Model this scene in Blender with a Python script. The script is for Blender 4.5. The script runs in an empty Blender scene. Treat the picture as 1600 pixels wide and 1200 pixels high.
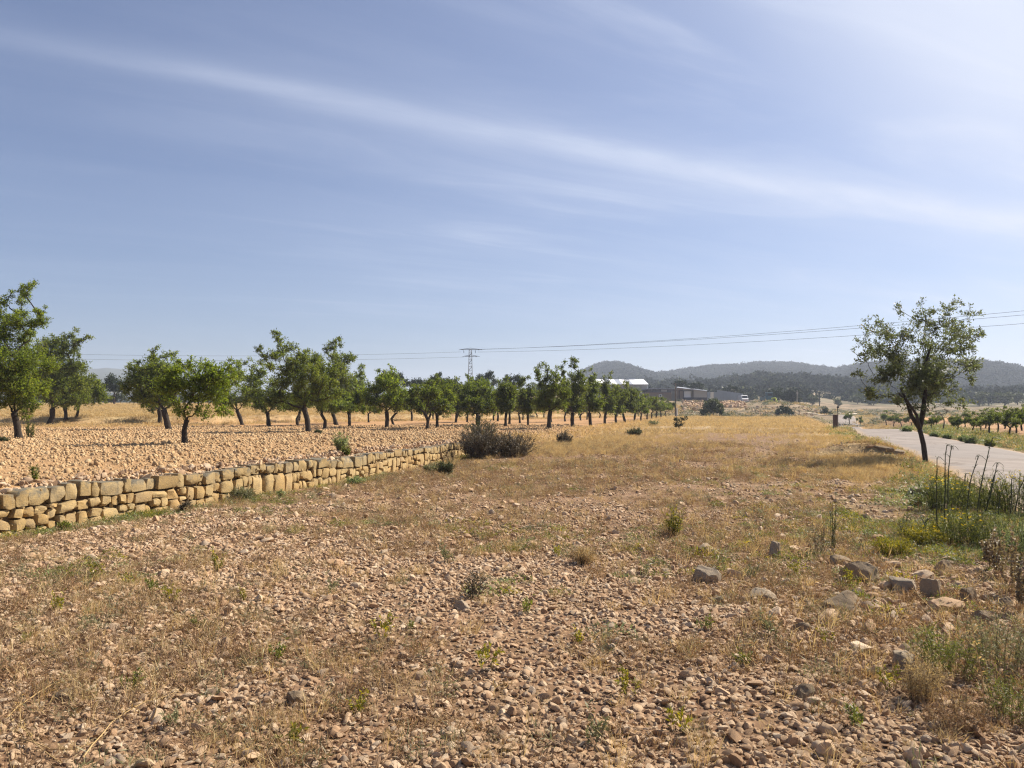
import bpy, math, random
import numpy as np
from mathutils import Vector, Matrix

random.seed(7)
RNG = np.random.default_rng(11)
scene = bpy.context.scene
COL = scene.collection

# ------------------------------------------------------------------ camera, sky, sun, exposure
F = 1200.0            # focal length of the photograph in its own pixels (1600 wide)
HOR = 638.0           # its horizon row
EYE = 1.6
cam_d = bpy.data.cameras.new("camera")
cam_d.sensor_width = 36.0
cam_d.lens = 36.0 * F / 1600.0
cam_d.shift_y = (HOR - 600.0) / 1600.0
cam_d.clip_start = 0.1
cam_d.clip_end = 12000.0
cam = bpy.data.objects.new("camera", cam_d)
cam.location = (0, 0, EYE)
cam.rotation_euler = (math.radians(90), 0, 0)
COL.objects.link(cam)
scene.camera = cam

SUN_EL = math.radians(41.0)
SUN_AZ = math.radians(60.0)     # clockwise from straight ahead (+Y) to the right (+X)
sun_dir = Vector((math.sin(SUN_AZ) * math.cos(SUN_EL), math.cos(SUN_AZ) * math.cos(SUN_EL), math.sin(SUN_EL)))

world = bpy.data.worlds.new("World")
scene.world = world
world.use_nodes = True


def build_world():
    nt = world.node_tree
    nt.nodes.clear()
    N, L = nt.nodes.new, nt.links.new
    out = N("ShaderNodeOutputWorld")
    bg = N("ShaderNodeBackground")
    bg.inputs["Strength"].default_value = 0.050
    sky = N("ShaderNodeTexSky")
    sky.sky_type = 'NISHITA'
    sky.sun_disc = False
    sky.sun_elevation = SUN_EL
    sky.sun_rotation = SUN_AZ
    sky.altitude = 500
    sky.air_density = 1.0
    sky.dust_density = 1.6
    sky.ozone_density = 2.2
    tc = N("ShaderNodeTexCoord")
    D = tc.outputs["Generated"]

    def math_(op, a, b=None, c=None, clamp=False):
        n = N("ShaderNodeMath")
        n.operation = op
        n.use_clamp = clamp
        for i, v in enumerate((a, b, c)):
            if v is None:
                continue
            if isinstance(v, (int, float)):
                n.inputs[i].default_value = v
            else:
                L(v, n.inputs[i])
        return n.outputs[0]

    def dot(v):
        n = N("ShaderNodeVectorMath")
        n.operation = 'DOT_PRODUCT'
        L(D, n.inputs[0])
        n.inputs[1].default_value = v
        return n.outputs["Value"]

    def smooth(x, lo, hi):
        n = N("ShaderNodeMapRange")
        n.interpolation_type = 'SMOOTHSTEP'
        L(x, n.inputs[0])
        n.inputs[1].default_value = lo
        n.inputs[2].default_value = hi
        return n.outputs[0]

    dz = dot((0, 0, 1))
    zz = math_('MAXIMUM', math_('ADD', dz, 0.05), 0.02)
    # coordinates on a cloud layer, axis along the wind
    ax = Vector((0.90, 0.44, 0)).normalized()
    cr = Vector((-ax.y, ax.x, 0))
    s = math_('DIVIDE', dot(ax), zz)
    t = math_('DIVIDE', dot(cr), zz)

    def noise(ss, ts, seed, detail=6, rough=0.55, dist=0.0):
        cmb = N("ShaderNodeCombineXYZ")
        L(math_('MULTIPLY', s, ss), cmb.inputs[0])
        L(math_('MULTIPLY', t, ts), cmb.inputs[1])
        cmb.inputs[2].default_value = seed
        n = N("ShaderNodeTexNoise")
        n.inputs["Scale"].default_value = 1.0
        n.inputs["Detail"].default_value = detail
        n.inputs["Roughness"].default_value = rough
        n.inputs["Distortion"].default_value = dist
        L(cmb.outputs[0], n.inputs["Vector"])
        return n.outputs["Fac"]

    # the long cirrus streak: a band round the great circle through two sighted directions
    a = Vector((-0.60, 1.0, 0.472))
    b = Vector((0.60, 1.0, 0.246))
    nrm = a.cross(b).normalized()
    if nrm.z < 0:
        nrm = -nrm
    d = dot(nrm)
    wob = math_('MULTIPLY', math_('SUBTRACT', noise(0.45, 0.45, 3.1, 3), 0.5), 0.03)
    d2 = math_('ADD', d, wob)
    along = smooth(dot((0.83, 0.55, 0.0)), -0.25, 0.75)
    wid = math_('ADD', 0.009, math_('MULTIPLY', along, 0.008))
    q = math_('DIVIDE', d2, wid)
    core = math_('DIVIDE', 1.0, math_('ADD', 1.0, math_('POWER', math_('ABSOLUTE', q), 2.2)))
    fil = smooth(noise(0.9, 3.2, 8.0, 7, 0.55, 0.8), 0.2, 0.8)
    streak = math_('MULTIPLY', core, math_('ADD', 0.08, math_('MULTIPLY', along, 0.54)))
    streak = math_('MULTIPLY', streak, math_('ADD', 0.3, math_('MULTIPLY', fil, 0.8)))
    # thin veils
    w1 = smooth(noise(0.30, 0.9, 1.7, 5, 0.5, 0.6), 0.38, 0.82)
    w2 = smooth(noise(0.7, 2.6, 5.2, 6, 0.52, 1.2), 0.40, 0.90)
    veil = math_('ADD', math_('MULTIPLY', w1, 0.13), math_('MULTIPLY', math_('MULTIPLY', w2, math_('ADD', w1, 0.35)), 0.24))
    # whitening towards the sun
    sd = dot(sun_dir)
    veil = math_('MULTIPLY', veil, math_('ADD', 0.35, math_('MULTIPLY', smooth(sd, 0.1, 0.85), 1.3)))
    glow = smooth(sd, 0.74, 0.97)
    glow2 = math_('MULTIPLY', glow, 1.05)
    hz = math_('MULTIPLY', math_('SUBTRACT', 1.0, smooth(dz, -0.02, 0.42)), 0.10)
    base = math_('ADD', 0.05, math_('MULTIPLY', smooth(sd, 0.15, 0.85), 0.12))
    tot = math_('ADD', math_('ADD', streak, veil), math_('ADD', math_('ADD', glow2, hz), base))
    tot = math_('MINIMUM', tot, 0.98)
    mix = N("ShaderNodeMix")
    mix.data_type = 'RGBA'
    L(tot, mix.inputs["Factor"])
    tint = N("ShaderNodeMix")
    tint.data_type = 'RGBA'
    tint.blend_type = 'MULTIPLY'
    tint.inputs["Factor"].default_value = 1.0
    L(sky.outputs[0], tint.inputs["A"])
    tint.inputs["B"].default_value = (0.80, 0.875, 1.08, 1)     # the camera's white balance
    L(tint.outputs["Result"], mix.inputs["A"])
    mix.inputs["B"].default_value = (7.6, 8.2, 9.8, 1)
    L(mix.outputs["Result"], bg.inputs["Color"])
    L(bg.outputs[0], out.inputs["Surface"])


build_world()

sun_d = bpy.data.lights.new("sun", 'SUN')
sun_d.energy = 5.0
sun_d.angle = math.radians(0.6)
sun_d.color = (1.0, 0.92, 0.79)
sun = bpy.data.objects.new("sun", sun_d)
sun.rotation_euler = sun_dir.to_track_quat('Z', 'Y').to_euler()
COL.objects.link(sun)

vs = scene.view_settings
vs.view_transform = 'Standard'
vs.look = 'None'
vs.exposure = 1.0
vs.gamma = 1.0
vs.use_curve_mapping = False
try:
    scene.cycles.use_denoising = True
    scene.cycles.denoiser = 'OPENIMAGEDENOISE'
    scene.cycles.denoising_input_passes = 'RGB_ALBEDO_NORMAL'
    scene.cycles.denoising_prefilter = 'NONE'
    scene.cycles.use_adaptive_sampling = False
    scene.cycles.pixel_filter_type = 'BLACKMAN_HARRIS'
    scene.cycles.filter_width = 1.25
    scene.cycles.max_bounces = 6
    scene.cycles.diffuse_bounces = 3
    scene.cycles.transmission_bounces = 4
    scene.cycles.volume_bounces = 0
except Exception:
    pass


# ------------------------------------------------------------------ numeric helpers
def _hash(ix, iy, seed):
    n = (ix.astype(np.int64) * 374761393 + iy.astype(np.int64) * 668265263 + seed * 974634777) & 0x7fffffff
    n = ((n ^ (n >> 13)) * 1274126177) & 0x7fffffff
    n = (n ^ (n >> 16)) & 0x7fffffff
    return n / float(0x7fffffff)


def vnoise(x, y, seed=0):
    x = np.asarray(x, float)
    y = np.asarray(y, float)
    ix, iy = np.floor(x), np.floor(y)
    fx, fy = x - ix, y - iy
    fx = fx * fx * fx * (fx * (fx * 6 - 15) + 10)
    fy = fy * fy * fy * (fy * (fy * 6 - 15) + 10)
    a, b = _hash(ix, iy, seed), _hash(ix + 1, iy, seed)
    c, d = _hash(ix, iy + 1, seed), _hash(ix + 1, iy + 1, seed)
    return (a * (1 - fx) + b * fx) * (1 - fy) + (c * (1 - fx) + d * fx) * fy


def fbm(x, y, seed=0, octaves=4, gain=0.5):
    r, a, s = 0.0, 1.0, 0.0
    for k in range(octaves):
        r = r + a * (vnoise(np.asarray(x) * 2 ** k, np.asarray(y) * 2 ** k, seed + k * 17) - 0.5)
        s += a
        a *= gain
    return r / s * 2      # about -1..1


def sstep(x, lo, hi):
    t = np.clip((np.asarray(x, float) - lo) / (hi - lo), 0, 1)
    return t * t * (3 - 2 * t)


# foot of the terrace wall and its run-out as a grassy edge: (x, y)
WALL = np.array([(-14.5, -12), (-11.0, -1), (-9.1, 4), (-6.67, 10), (-4.92, 14.5), (-3.55, 18.2), (-2.05, 24.3), (-0.2, 30),
                 (3.2, 39), (12.0, 73), (27, 132), (45, 190)], float)
WALL_END = 26.0
BANK = np.array([(-400, 50), (-60, 58), (-38, 64), (-27, 67), (-20, 80), (-8, 96), (10, 126), (27, 150), (90, 170), (400, 180)], float)
ROADC = np.array([(-10, 1.2), (0, 5.25), (10, 9.35), (20, 13.45), (30, 17.4), (45, 22.6), (56, 27.2), (64, 30.6), (100, 45.5), (192, 82), (260, 106)], float)  # y, x of the centre
ROAD_HALF = 2.05

RIDGE = np.array([(-3000, 600), (-800, 596), (-300, 600), (0, 586), (60, 583), (135, 579), (165, 577), (195, 580), (260, 592), (350, 606), (500, 616), (700, 624),
                  (850, 616), (900, 593), (915, 582), (930, 575), (945, 571.5), (965, 572), (990, 577), (1012, 584), (1030, 586), (1060, 583),
                  (1100, 578), (1150, 575), (1190, 573), (1240, 574), (1280, 576), (1312, 579), (1347, 573), (1440, 568), (1530, 570),
                  (1562, 573), (1600, 580), (1700, 592), (2000, 584), (3000, 600), (6000, 606)], float)
RIDGE_R = np.array([(-3000, 2600), (600, 2600), (880, 1500), (1000, 1250), (1100, 1400), (1300, 1400), (1360, 1150), (1600, 1150), (6000, 1500)], float)
FOOT = np.array([(-3000, 640), (700, 640), (880, 622), (1000, 611), (1060, 606), (1120, 604), (1180, 597), (1225, 601), (1280, 603), (1330, 607),
                 (1400, 613), (1460, 620), (1530, 623), (1600, 622), (2000, 622), (6000, 625)], float)


def H(x, y):
    x = np.asarray(x, float)
    y = np.asarray(y, float)
    r = np.hypot(x, y)
    # terrace
    xw = np.interp(y, WALL[:, 1], WALL[:, 0])
    tr = (xw - x) * 0.93
    hgt = np.interp(y, [-10, 10, 24, 39, 73, 132, 150], [0.56, 0.53, 0.48, 0.36, 0.22, 0.02, 0.0])
    w = np.interp(y, [25.5, 30, 40, 80], [0.30, 1.6, 3.0, 5.0])
    z = hgt * sstep(tr, 0.16, 0.16 + w)
    # second bank behind the orchard, the field beyond it climbs gently
    yb = np.interp(x, BANK[:, 0], BANK[:, 1])
    left = 1 - sstep(x, 5, 60)
    z = z + left * (0.65 * sstep(y - yb + 1.0 * fbm(x * 0.15, y * 0.15, 5, 2), -0.8, 1.2) + 0.0165 * np.clip(y - yb, 0, 150))
    # slope up to the yard with the sheds
    px = 800 + F * x / np.maximum(y, 1.0)
    mid = sstep(x, -40, 20) * (1 - sstep(px, 1215, 1330))
    z = z + mid * np.where(y > 0, 1, 0) * (3.3 * sstep(y, 138, 214) * (1 - 0.0 * left))
    z = z + (1 - mid) * (1 - left) * 1.2 * sstep(y, 150, 330)
    # the ground is a little lower right at the wall's foot
    z = z - 0.07 * np.exp(-((tr + 0.25) / 0.6) ** 2) * (y > 0) * (1 - sstep(y, 22, 27)) * (tr < 0.16)
    # undulation and clods
    near = 1 - sstep(r, 30, 70)
    z = z + 0.035 * fbm(x * 0.35, y * 0.35, 1, 3) * (1 - sstep(r, 300, 500)) + 0.022 * fbm(x * 1.7, y * 1.7, 2, 3) * near
    z = z + 0.10 * fbm(x * 0.05, y * 0.05, 9, 2) * sstep(r, 12, 40)
    # low earth ledge by the road
    u = ((x - 12.0) * 0.93 - (y - 25.3) * 0.36) / 1.9
    v = ((x - 12.0) * 0.36 + (y - 25.3) * 0.93)
    z = z + 0.46 * np.exp(-(u ** 2) ** 1.5) * sstep(v, -0.35, 0.05) * (1 - sstep(v, 0.6, 2.6))
    # road bed
    rc = np.interp(y, ROADC[:, 0], ROADC[:, 1])
    q = np.abs(x - rc) * 0.93
    dip = 2.1 * sstep(y, 57, 96) * (1 - sstep(y, 125, 165))
    f = (1 - sstep(q, 2.1, 3.4 + 5.0 * sstep(y, 56, 70))) * (1 - sstep(y, 150, 230))
    z = z * (1 - f) + (-0.06 - dip) * f
    # hills
    az = np.arctan2(x, y)
    azc = np.clip(az, -1.25, 1.25)
    pxa = 800 + F * np.tan(azc)
    co = np.cos(azc)
    RR = np.interp(pxa, RIDGE_R[:, 0], RIDGE_R[:, 1])
    er = (HOR - np.interp(pxa, RIDGE[:, 0], RIDGE[:, 1])) / F * co * RR + EYE - 3.0
    ra = r + 60 * fbm(x * 0.004, y * 0.004, 21, 3)
    p1 = sstep(ra, RR * 0.45, RR) ** 1.15 * (1 - 0.8 * sstep(r, RR, RR * 1.9))
    ef = (HOR - np.interp(pxa, FOOT[:, 0], FOOT[:, 1])) / F * co * 640 + EYE
    p2 = sstep(ra, 300, 640) * (1 - 0.75 * sstep(r, 640, 1050))
    hz = np.maximum(er * p1, np.maximum(ef, 0) * p2)
    rough = sstep(r, 320, 700)
    hz = hz + rough * np.minimum(1, hz / 20) * (4.0 * fbm(x * 0.012, y * 0.012, 31, 4) * (1 - 0.6 * sstep(r, RR * 0.93, RR)))
    z = z + np.maximum(hz, 0)
    return z


def h1(x, y):
    return float(H(np.array([x]), np.array([y]))[0])


_DS = np.concatenate([np.arange(2.0, 40, 0.05), np.arange(40, 400, 0.25)])


def at(px, py):
    """first point of the ground on the sight line through a place of the photograph"""
    X = (px - 800) / F * _DS
    Z = EYE + (HOR - py) / F * _DS
    below = np.nonzero(Z <= H(X, _DS))[0]
    i = below[0] if len(below) else len(_DS) - 1
    d = float(_DS[i])
    return Vector((float(X[i]), d, h1(float(X[i]), d)))


def at_d(px, d):
    x = (px - 800) / F * d
    return Vector((x, d, h1(x, d)))


def up(py, d):
    return EYE + (HOR - py) / F * d


# ------------------------------------------------------------------ object helpers
def mesh(name, verts, faces, mats=(), smooth=False, attrs=None, mat_idx=None):
    me = bpy.data.meshes.new(name)
    V = np.asarray(verts, np.float32).reshape(-1, 3)
    if isinstance(faces, np.ndarray):
        k = faces.shape[1]
        me.vertices.add(len(V))
        me.vertices.foreach_set("co", V.ravel())
        me.loops.add(faces.size)
        me.loops.foreach_set("vertex_index", faces.astype(np.int32).ravel())
        me.polygons.add(len(faces))
        me.polygons.foreach_set("loop_start", np.arange(0, faces.size, k, dtype=np.int32))
        me.polygons.foreach_set("loop_total", np.full(len(faces), k, np.int32))
    else:
        me.from_pydata([tuple(v) for v in V.tolist()], [], faces)
    for m in (mats if isinstance(mats, (list, tuple)) else [mats]):
        me.materials.append(m)
    if mat_idx is not None:
        me.polygons.foreach_set("material_index", np.asarray(mat_idx, np.int32))
    if smooth:
        me.polygons.foreach_set("use_smooth", np.ones(len(me.polygons), bool))
    for k, v in (attrs or {}).items():
        a = me.attributes.new(k, 'FLOAT', 'POINT')
        a.data.foreach_set("value", np.asarray(v, np.float32))
    me.update(calc_edges=True)
    me.validate()
    return me


def tag(o, label=None, cat=None, group=None, kind=None):
    for k, v in (("label", label), ("category", cat), ("group", group), ("kind", kind)):
        if v:
            o[k] = v
    return o


def link(name, data, parent=None, loc=None, rz=0.0):
    o = bpy.data.objects.new(name, data)
    COL.objects.link(o)
    if parent is not None:
        o.parent = parent
    if loc is not None:
        o.location = loc
    o.rotation_euler.z = rz
    return o


def empty(name, loc, rz=0.0):
    o = link(name, None, None, loc, rz)
    o.empty_display_size = 0.2
    return o


def copy_tree(o, parent=None):
    c = o.copy()
    COL.objects.link(c)
    if parent is not None:
        c.parent = parent
    for ch in list(o.children):
        copy_tree(ch, c)
    return c


class MB:
    """collects boxes, tubes and loose faces into one mesh"""

    def __init__(self):
        self.v, self.f, self.n = [], [], 0

    def add(self, v, f):
        v = np.asarray(v, float).reshape(-1, 3)
        self.v.append(v)
        self.f += [tuple(int(i) + self.n for i in q) for q in f]
        self.n += len(v)
        return self

    def box(self, x0, x1, y0, y1, z0, z1):
        v = [(x, y, z) for z in (z0, z1) for y in (y0, y1) for x in (x0, x1)]
        return self.add(v, [(0, 2, 3, 1), (4, 5, 7, 6), (0, 1, 5, 4), (2, 6, 7, 3), (0, 4, 6, 2), (1, 3, 7, 5)])

    def tube(self, pts, rad, sides=6, cap=True):
        P = np.asarray(pts, float)
        n = len(P)
        R = np.broadcast_to(np.asarray(rad, float), (n,))
        T = np.gradient(P, axis=0)
        T /= np.maximum(np.linalg.norm(T, axis=1, keepdims=True), 1e-9)
        ref = np.array([0.0, 0, 1]) if abs(T[0][2]) < 0.9 else np.array([1.0, 0, 0])
        A = np.cross(T, ref)
        A /= np.maximum(np.linalg.norm(A, axis=1, keepdims=True), 1e-9)
        B = np.cross(T, A)
        an = np.arange(sides) * 2 * math.pi / sides
        V = P[:, None] + R[:, None, None] * (np.cos(an)[None, :, None] * A[:, None] + np.sin(an)[None, :, None] * B[:, None])
        f = []
        for i in range(n - 1):
            for k in range(sides):
                k2 = (k + 1) % sides
                f.append((i * sides + k, i * sides + k2, (i + 1) * sides + k2, (i + 1) * sides + k))
        if cap:
            f.append(tuple(range(sides))[::-1])
            f.append(tuple((n - 1) * sides + k for k in range(sides)))
        return self.add(V, f)

    def beam(self, a, b, w):
        return self.tube([a, b], w, 4)

    def mesh(self, name, mat, smooth=False):
        return mesh(name, np.concatenate(self.v), self.f, mat, smooth)

    def build(self, name, mat, parent=None, smooth=False, loc=None):
        return link(name, self.mesh(name, mat, smooth), parent, loc)


# ------------------------------------------------------------------ materials
class Mat:
    def __init__(self, name):
        self.m = bpy.data.materials.new(name)
        self.m.use_nodes = True
        self.nt = self.m.node_tree
        self.nt.nodes.clear()
        self.out = self.N("ShaderNodeOutputMaterial")

    def N(self, t):
        return self.nt.nodes.new(t)

    def L(self, a, b):
        self.nt.links.new(a, b)

    def put(self, sock, v):
        if v is None:
            return
        if hasattr(v, "is_output"):
            self.L(v, sock)
        else:
            sock.default_value = v

    def coord(self, kind="Object"):
        return self.N("ShaderNodeTexCoord").outputs[kind]

    def pos(self):
        return self.N("ShaderNodeNewGeometry").outputs["Position"]

    def attr(self, name):
        n = self.N("ShaderNodeAttribute")
        n.attribute_name = name
        return n.outputs["Fac"]

    def rand(self):
        return self.N("ShaderNodeObjectInfo").outputs["Random"]

    def noise(self, vec, scale, detail=4, rough=0.55, dist=0.0):
        n = self.N("ShaderNodeTexNoise")
        self.L(vec, n.inputs["Vector"])
        n.inputs["Scale"].default_value = scale
        n.inputs["Detail"].default_value = detail
        n.inputs["Roughness"].default_value = rough
        n.inputs["Distortion"].default_value = dist
        return n.outputs["Fac"]

    def voro(self, vec, scale, feature='F1', out="Distance", rnd=1.0):
        n = self.N("ShaderNodeTexVoronoi")
        n.feature = feature
        self.L(vec, n.inputs["Vector"])
        n.inputs["Scale"].default_value = scale
        n.inputs["Randomness"].default_value = rnd
        return n.outputs[out]

    def math(self, op, a, b=0.0, clamp=False):
        n = self.N("ShaderNodeMath")
        n.operation = op
        n.use_clamp = clamp
        self.put(n.inputs[0], a)
        self.put(n.inputs[1], b)
        return n.outputs[0]

    def ramp(self, fac, stops):
        n = self.N("ShaderNodeValToRGB")
        self.put(n.inputs[0], fac)
        el = n.color_ramp.elements
        while len(el) < len(stops):
            el.new(0.5)
        for e, (p, c) in zip(el, stops):
            e.position = p
            e.color = (*c, 1) if len(c) == 3 else c
        return n.outputs[0]

    def mr(self, v, a, b, c=0.0, d=1.0):
        n = self.N("ShaderNodeMapRange")
        self.put(n.inputs[0], v)
        for i, k in enumerate((a, b, c, d)):
            n.inputs[i + 1].default_value = k
        return n.outputs[0]

    def mix(self, f, a, b, blend='MIX'):
        n = self.N("ShaderNodeMix")
        n.data_type = 'RGBA'
        n.blend_type = blend
        for s, v in (("Factor", f), ("A", a), ("B", b)):
            if not hasattr(v, "is_output") and s != "Factor" and len(v) == 3:
                v = (*v, 1)
            self.put(n.inputs[s], v)
        return n.outputs["Result"]

    def hsv(self, col, h=0.5, s=1.0, v=1.0):
        n = self.N("ShaderNodeHueSaturation")
        self.put(n.inputs["Color"], col)
        self.put(n.inputs["Hue"], h)
        self.put(n.inputs["Saturation"], s)
        self.put(n.inputs["Value"], v)
        return n.outputs[0]

    def bump(self, height, strength=0.5, dist=0.02, normal=None):
        n = self.N("ShaderNodeBump")
        self.put(n.inputs["Height"], height)
        n.inputs["Strength"].default_value = strength
        n.inputs["Distance"].default_value = dist
        if normal is not None:
            self.L(normal, n.inputs["Normal"])
        return n.outputs[0]

    def bsdf(self, col, rough=0.85, metal=0.0, spec=0.3, normal=None):
        b = self.N("ShaderNodeBsdfPrincipled")
        if not hasattr(col, "is_output") and len(col) == 3:
            col = (*col, 1)
        self.put(b.inputs["Base Color"], col)
        self.put(b.inputs["Roughness"], rough)
        b.inputs["Metallic"].default_value = metal
        b.inputs["Specular IOR Level"].default_value = spec
        if normal is not None:
            self.L(normal, b.inputs["Normal"])
        return b.outputs[0]

    def done(self, shader):
        self.L(shader, self.out.inputs["Surface"])
        return self.m


def leaf_mat(name, stops, trans=0.4, tmul=(1.5, 1.5, 0.9), rough=0.5, spec=0.25):
    M = Mat(name)
    r = M.attr("rnd")
    col = M.ramp(r, stops)
    o = M.rand()
    col = M.hsv(col, 0.5, M.mr(o, 0, 1, 0.9, 1.08), M.mr(o, 0, 1, 0.85, 1.15))
    d = M.bsdf(col, rough, spec=spec)
    t = M.N("ShaderNodeBsdfTranslucent")
    M.L(M.mix(1.0, col, tmul, 'MULTIPLY'), t.inputs["Color"])
    mx = M.N("ShaderNodeMixShader")
    mx.inputs[0].default_value = trans
    M.L(d, mx.inputs[1])
    M.L(t.outputs[0], mx.inputs[2])
    return M.done(mx.outputs[0])


def rough_mat(name, c1, c2, scale=6.0, rough=0.9, bump=0.4, dist=0.02, world=False, randv=0.0, metal=0.0):
    M = Mat(name)
    v = M.pos() if world else M.coord()
    n = M.noise(v, scale, 6, 0.6)
    col = M.mix(n, c1, c2)
    if randv:
        o = M.rand()
        col = M.hsv(col, 0.5, 1.0, M.mr(o, 0, 1, 1 - randv, 1 + randv))
    return M.done(M.bsdf(col, rough, metal, normal=M.bump(n, bump, dist)))


def stone_mat(name, stops, scale=1.0, world=False, lichen=0.0):
    M = Mat(name)
    v = M.coord()
    o = M.rand()
    off = M.N("ShaderNodeVectorMath")
    off.operation = 'ADD'
    M.L(v, off.inputs[0])
    cmb = M.N("ShaderNodeCombineXYZ")
    M.L(M.math('MULTIPLY', o, 37.0), cmb.inputs[0])
    M.L(M.math('MULTIPLY', o, 91.0), cmb.inputs[1])
    M.L(cmb.outputs[0], off.inputs[1])
    v = off.outputs[0]
    n1 = M.noise(v, 3.0 * scale, 5, 0.6)
    n2 = M.noise(v, 16.0 * scale, 5, 0.65)
    base = M.ramp(M.math('ADD', M.math('MULTIPLY', o, 0.75), M.math('MULTIPLY', n1, 0.3)), stops)
    col = M.mix(M.mr(n2, 0.35, 0.7), base, M.hsv(base, 0.5, 0.85, 0.72))
    if lichen:
        nz = M.N("ShaderNodeSeparateXYZ")
        M.L(M.N("ShaderNodeNewGeometry").outputs["Normal"], nz.inputs[0])
        f = M.math('MULTIPLY', M.mr(M.math('ADD', n1, M.math('MULTIPLY', nz.outputs[2], 0.25)), 0.52, 0.72), lichen, True)
        f = M.math('MINIMUM', M.math('MAXIMUM', f, 0.0), 1.0)
        col = M.mix(f, col, (0.15, 0.13, 0.095))
    n3_ = M.noise(v, 45.0 * scale, 4, 0.7)
    col = M.mix(M.math('MULTIPLY', M.mr(n3_, 0.52, 0.68), 0.5, True), col, M.hsv(col, 0.5, 1.0, 0.55))
    bm = M.math('ADD', M.math('MULTIPLY', n1, 0.5), M.math('ADD', M.math('MULTIPLY', n2, 0.4), M.math('MULTIPLY', n3_, 0.25)))
    return M.done(M.bsdf(col, 0.92, spec=0.15, normal=M.bump(bm, 0.85, 0.06 / scale)))


ALMOND = leaf_mat("almond_leaf", [(0.0, (0.048, 0.070, 0.016)), (0.5, (0.098, 0.130, 0.028)), (0.85, (0.150, 0.185, 0.042)), (1.0, (0.22, 0.22, 0.06))], 0.5, (2.3, 2.2, 0.8))
ALMOND_SPARSE = leaf_mat("almond_leaf_greyish", [(0.0, (0.062, 0.070, 0.038)), (0.55, (0.100, 0.112, 0.056)), (0.90, (0.125, 0.132, 0.065)), (1.0, (0.20, 0.14, 0.08))], 0.38, (1.6, 1.7, 0.85))
ALMOND_FAR = leaf_mat("almond_leaf_dull", [(0.0, (0.044, 0.062, 0.018)), (0.6, (0.084, 0.110, 0.030)), (1.0, (0.135, 0.156, 0.044))], 0.48, (2.2, 2.1, 0.8))
PINE = leaf_mat("pine_needles", [(0.0, (0.016, 0.028, 0.012)), (0.7, (0.030, 0.047, 0.018)), (1.0, (0.052, 0.068, 0.026))], 0.12)
OLIVE = leaf_mat("bush_leaf", [(0.0, (0.045, 0.060, 0.026)), (0.7, (0.075, 0.090, 0.038)), (1.0, (0.12, 0.12, 0.05))], 0.2)
SCRUB = leaf_mat("scrub_leaf", [(0.0, (0.026, 0.036, 0.018)), (0.7, (0.046, 0.056, 0.027)), (1.0, (0.075, 0.078, 0.038))], 0.0, rough=1.0, spec=0.0)
HERB = leaf_mat("herb_leaf", [(0.0, (0.075, 0.092, 0.022)), (0.6, (0.135, 0.155, 0.036)), (1.0, (0.23, 0.22, 0.06))], 0.35, (1.5, 1.5, 0.7))
GREYHERB = leaf_mat("grey_herb_leaf", [(0.0, (0.12, 0.13, 0.065)), (0.6, (0.19, 0.19, 0.10)), (1.0, (0.30, 0.27, 0.15))], 0.3, (1.2, 1.2, 0.9))
PALEHERB = leaf_mat("pale_herb_leaf", [(0.0, (0.16, 0.20, 0.08)), (0.6, (0.24, 0.29, 0.12)), (1.0, (0.34, 0.36, 0.18))], 0.3, (1.2, 1.2, 0.8))
YELLOWWEED = leaf_mat("yellow_green_leaf", [(0.0, (0.13, 0.14, 0.02)), (0.6, (0.22, 0.21, 0.03)), (1.0, (0.42, 0.34, 0.04))], 0.4, (1.4, 1.3, 0.6))
DRYTWIG = leaf_mat("dry_twig", [(0.0, (0.055, 0.044, 0.032)), (0.6, (0.115, 0.092, 0.066)), (1.0, (0.22, 0.175, 0.125))], 0.15)
STRAW = leaf_mat("straw", [(0.0, (0.33, 0.23, 0.11)), (0.5, (0.48, 0.35, 0.175)), (1.0, (0.62, 0.49, 0.27))], 0.35, (1.2, 1.1, 0.8), 0.7)
LITTER = leaf_mat("dry_litter", [(0.0, (0.105, 0.062, 0.038)), (0.45, (0.24, 0.148, 0.086)), (0.8, (0.40, 0.270, 0.160)), (1.0, (0.21, 0.172, 0.088))], 0.3, (1.2, 1.1, 0.8), 0.8)
FLOWER = leaf_mat("yellow_petal", [(0.0, (0.65, 0.48, 0.02)), (1.0, (0.80, 0.62, 0.04))], 0.3, (1.1, 1.0, 0.8))
STALK = leaf_mat("dark_stalk", [(0.0, (0.050, 0.058, 0.024)), (1.0, (0.085, 0.095, 0.04))], 0.05)
SEEDHEAD = leaf_mat("seed_head", [(0.0, (0.16, 0.115, 0.075)), (1.0, (0.36, 0.28, 0.19))], 0.2)
BARK = rough_mat("almond_bark", (0.018, 0.013, 0.010), (0.060, 0.045, 0.034), 14, 0.95, 0.9, 0.04)
PINEBARK = rough_mat("pine_bark", (0.05, 0.035, 0.028), (0.10, 0.075, 0.06), 5, 0.95, 0.6, 0.05)

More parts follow.
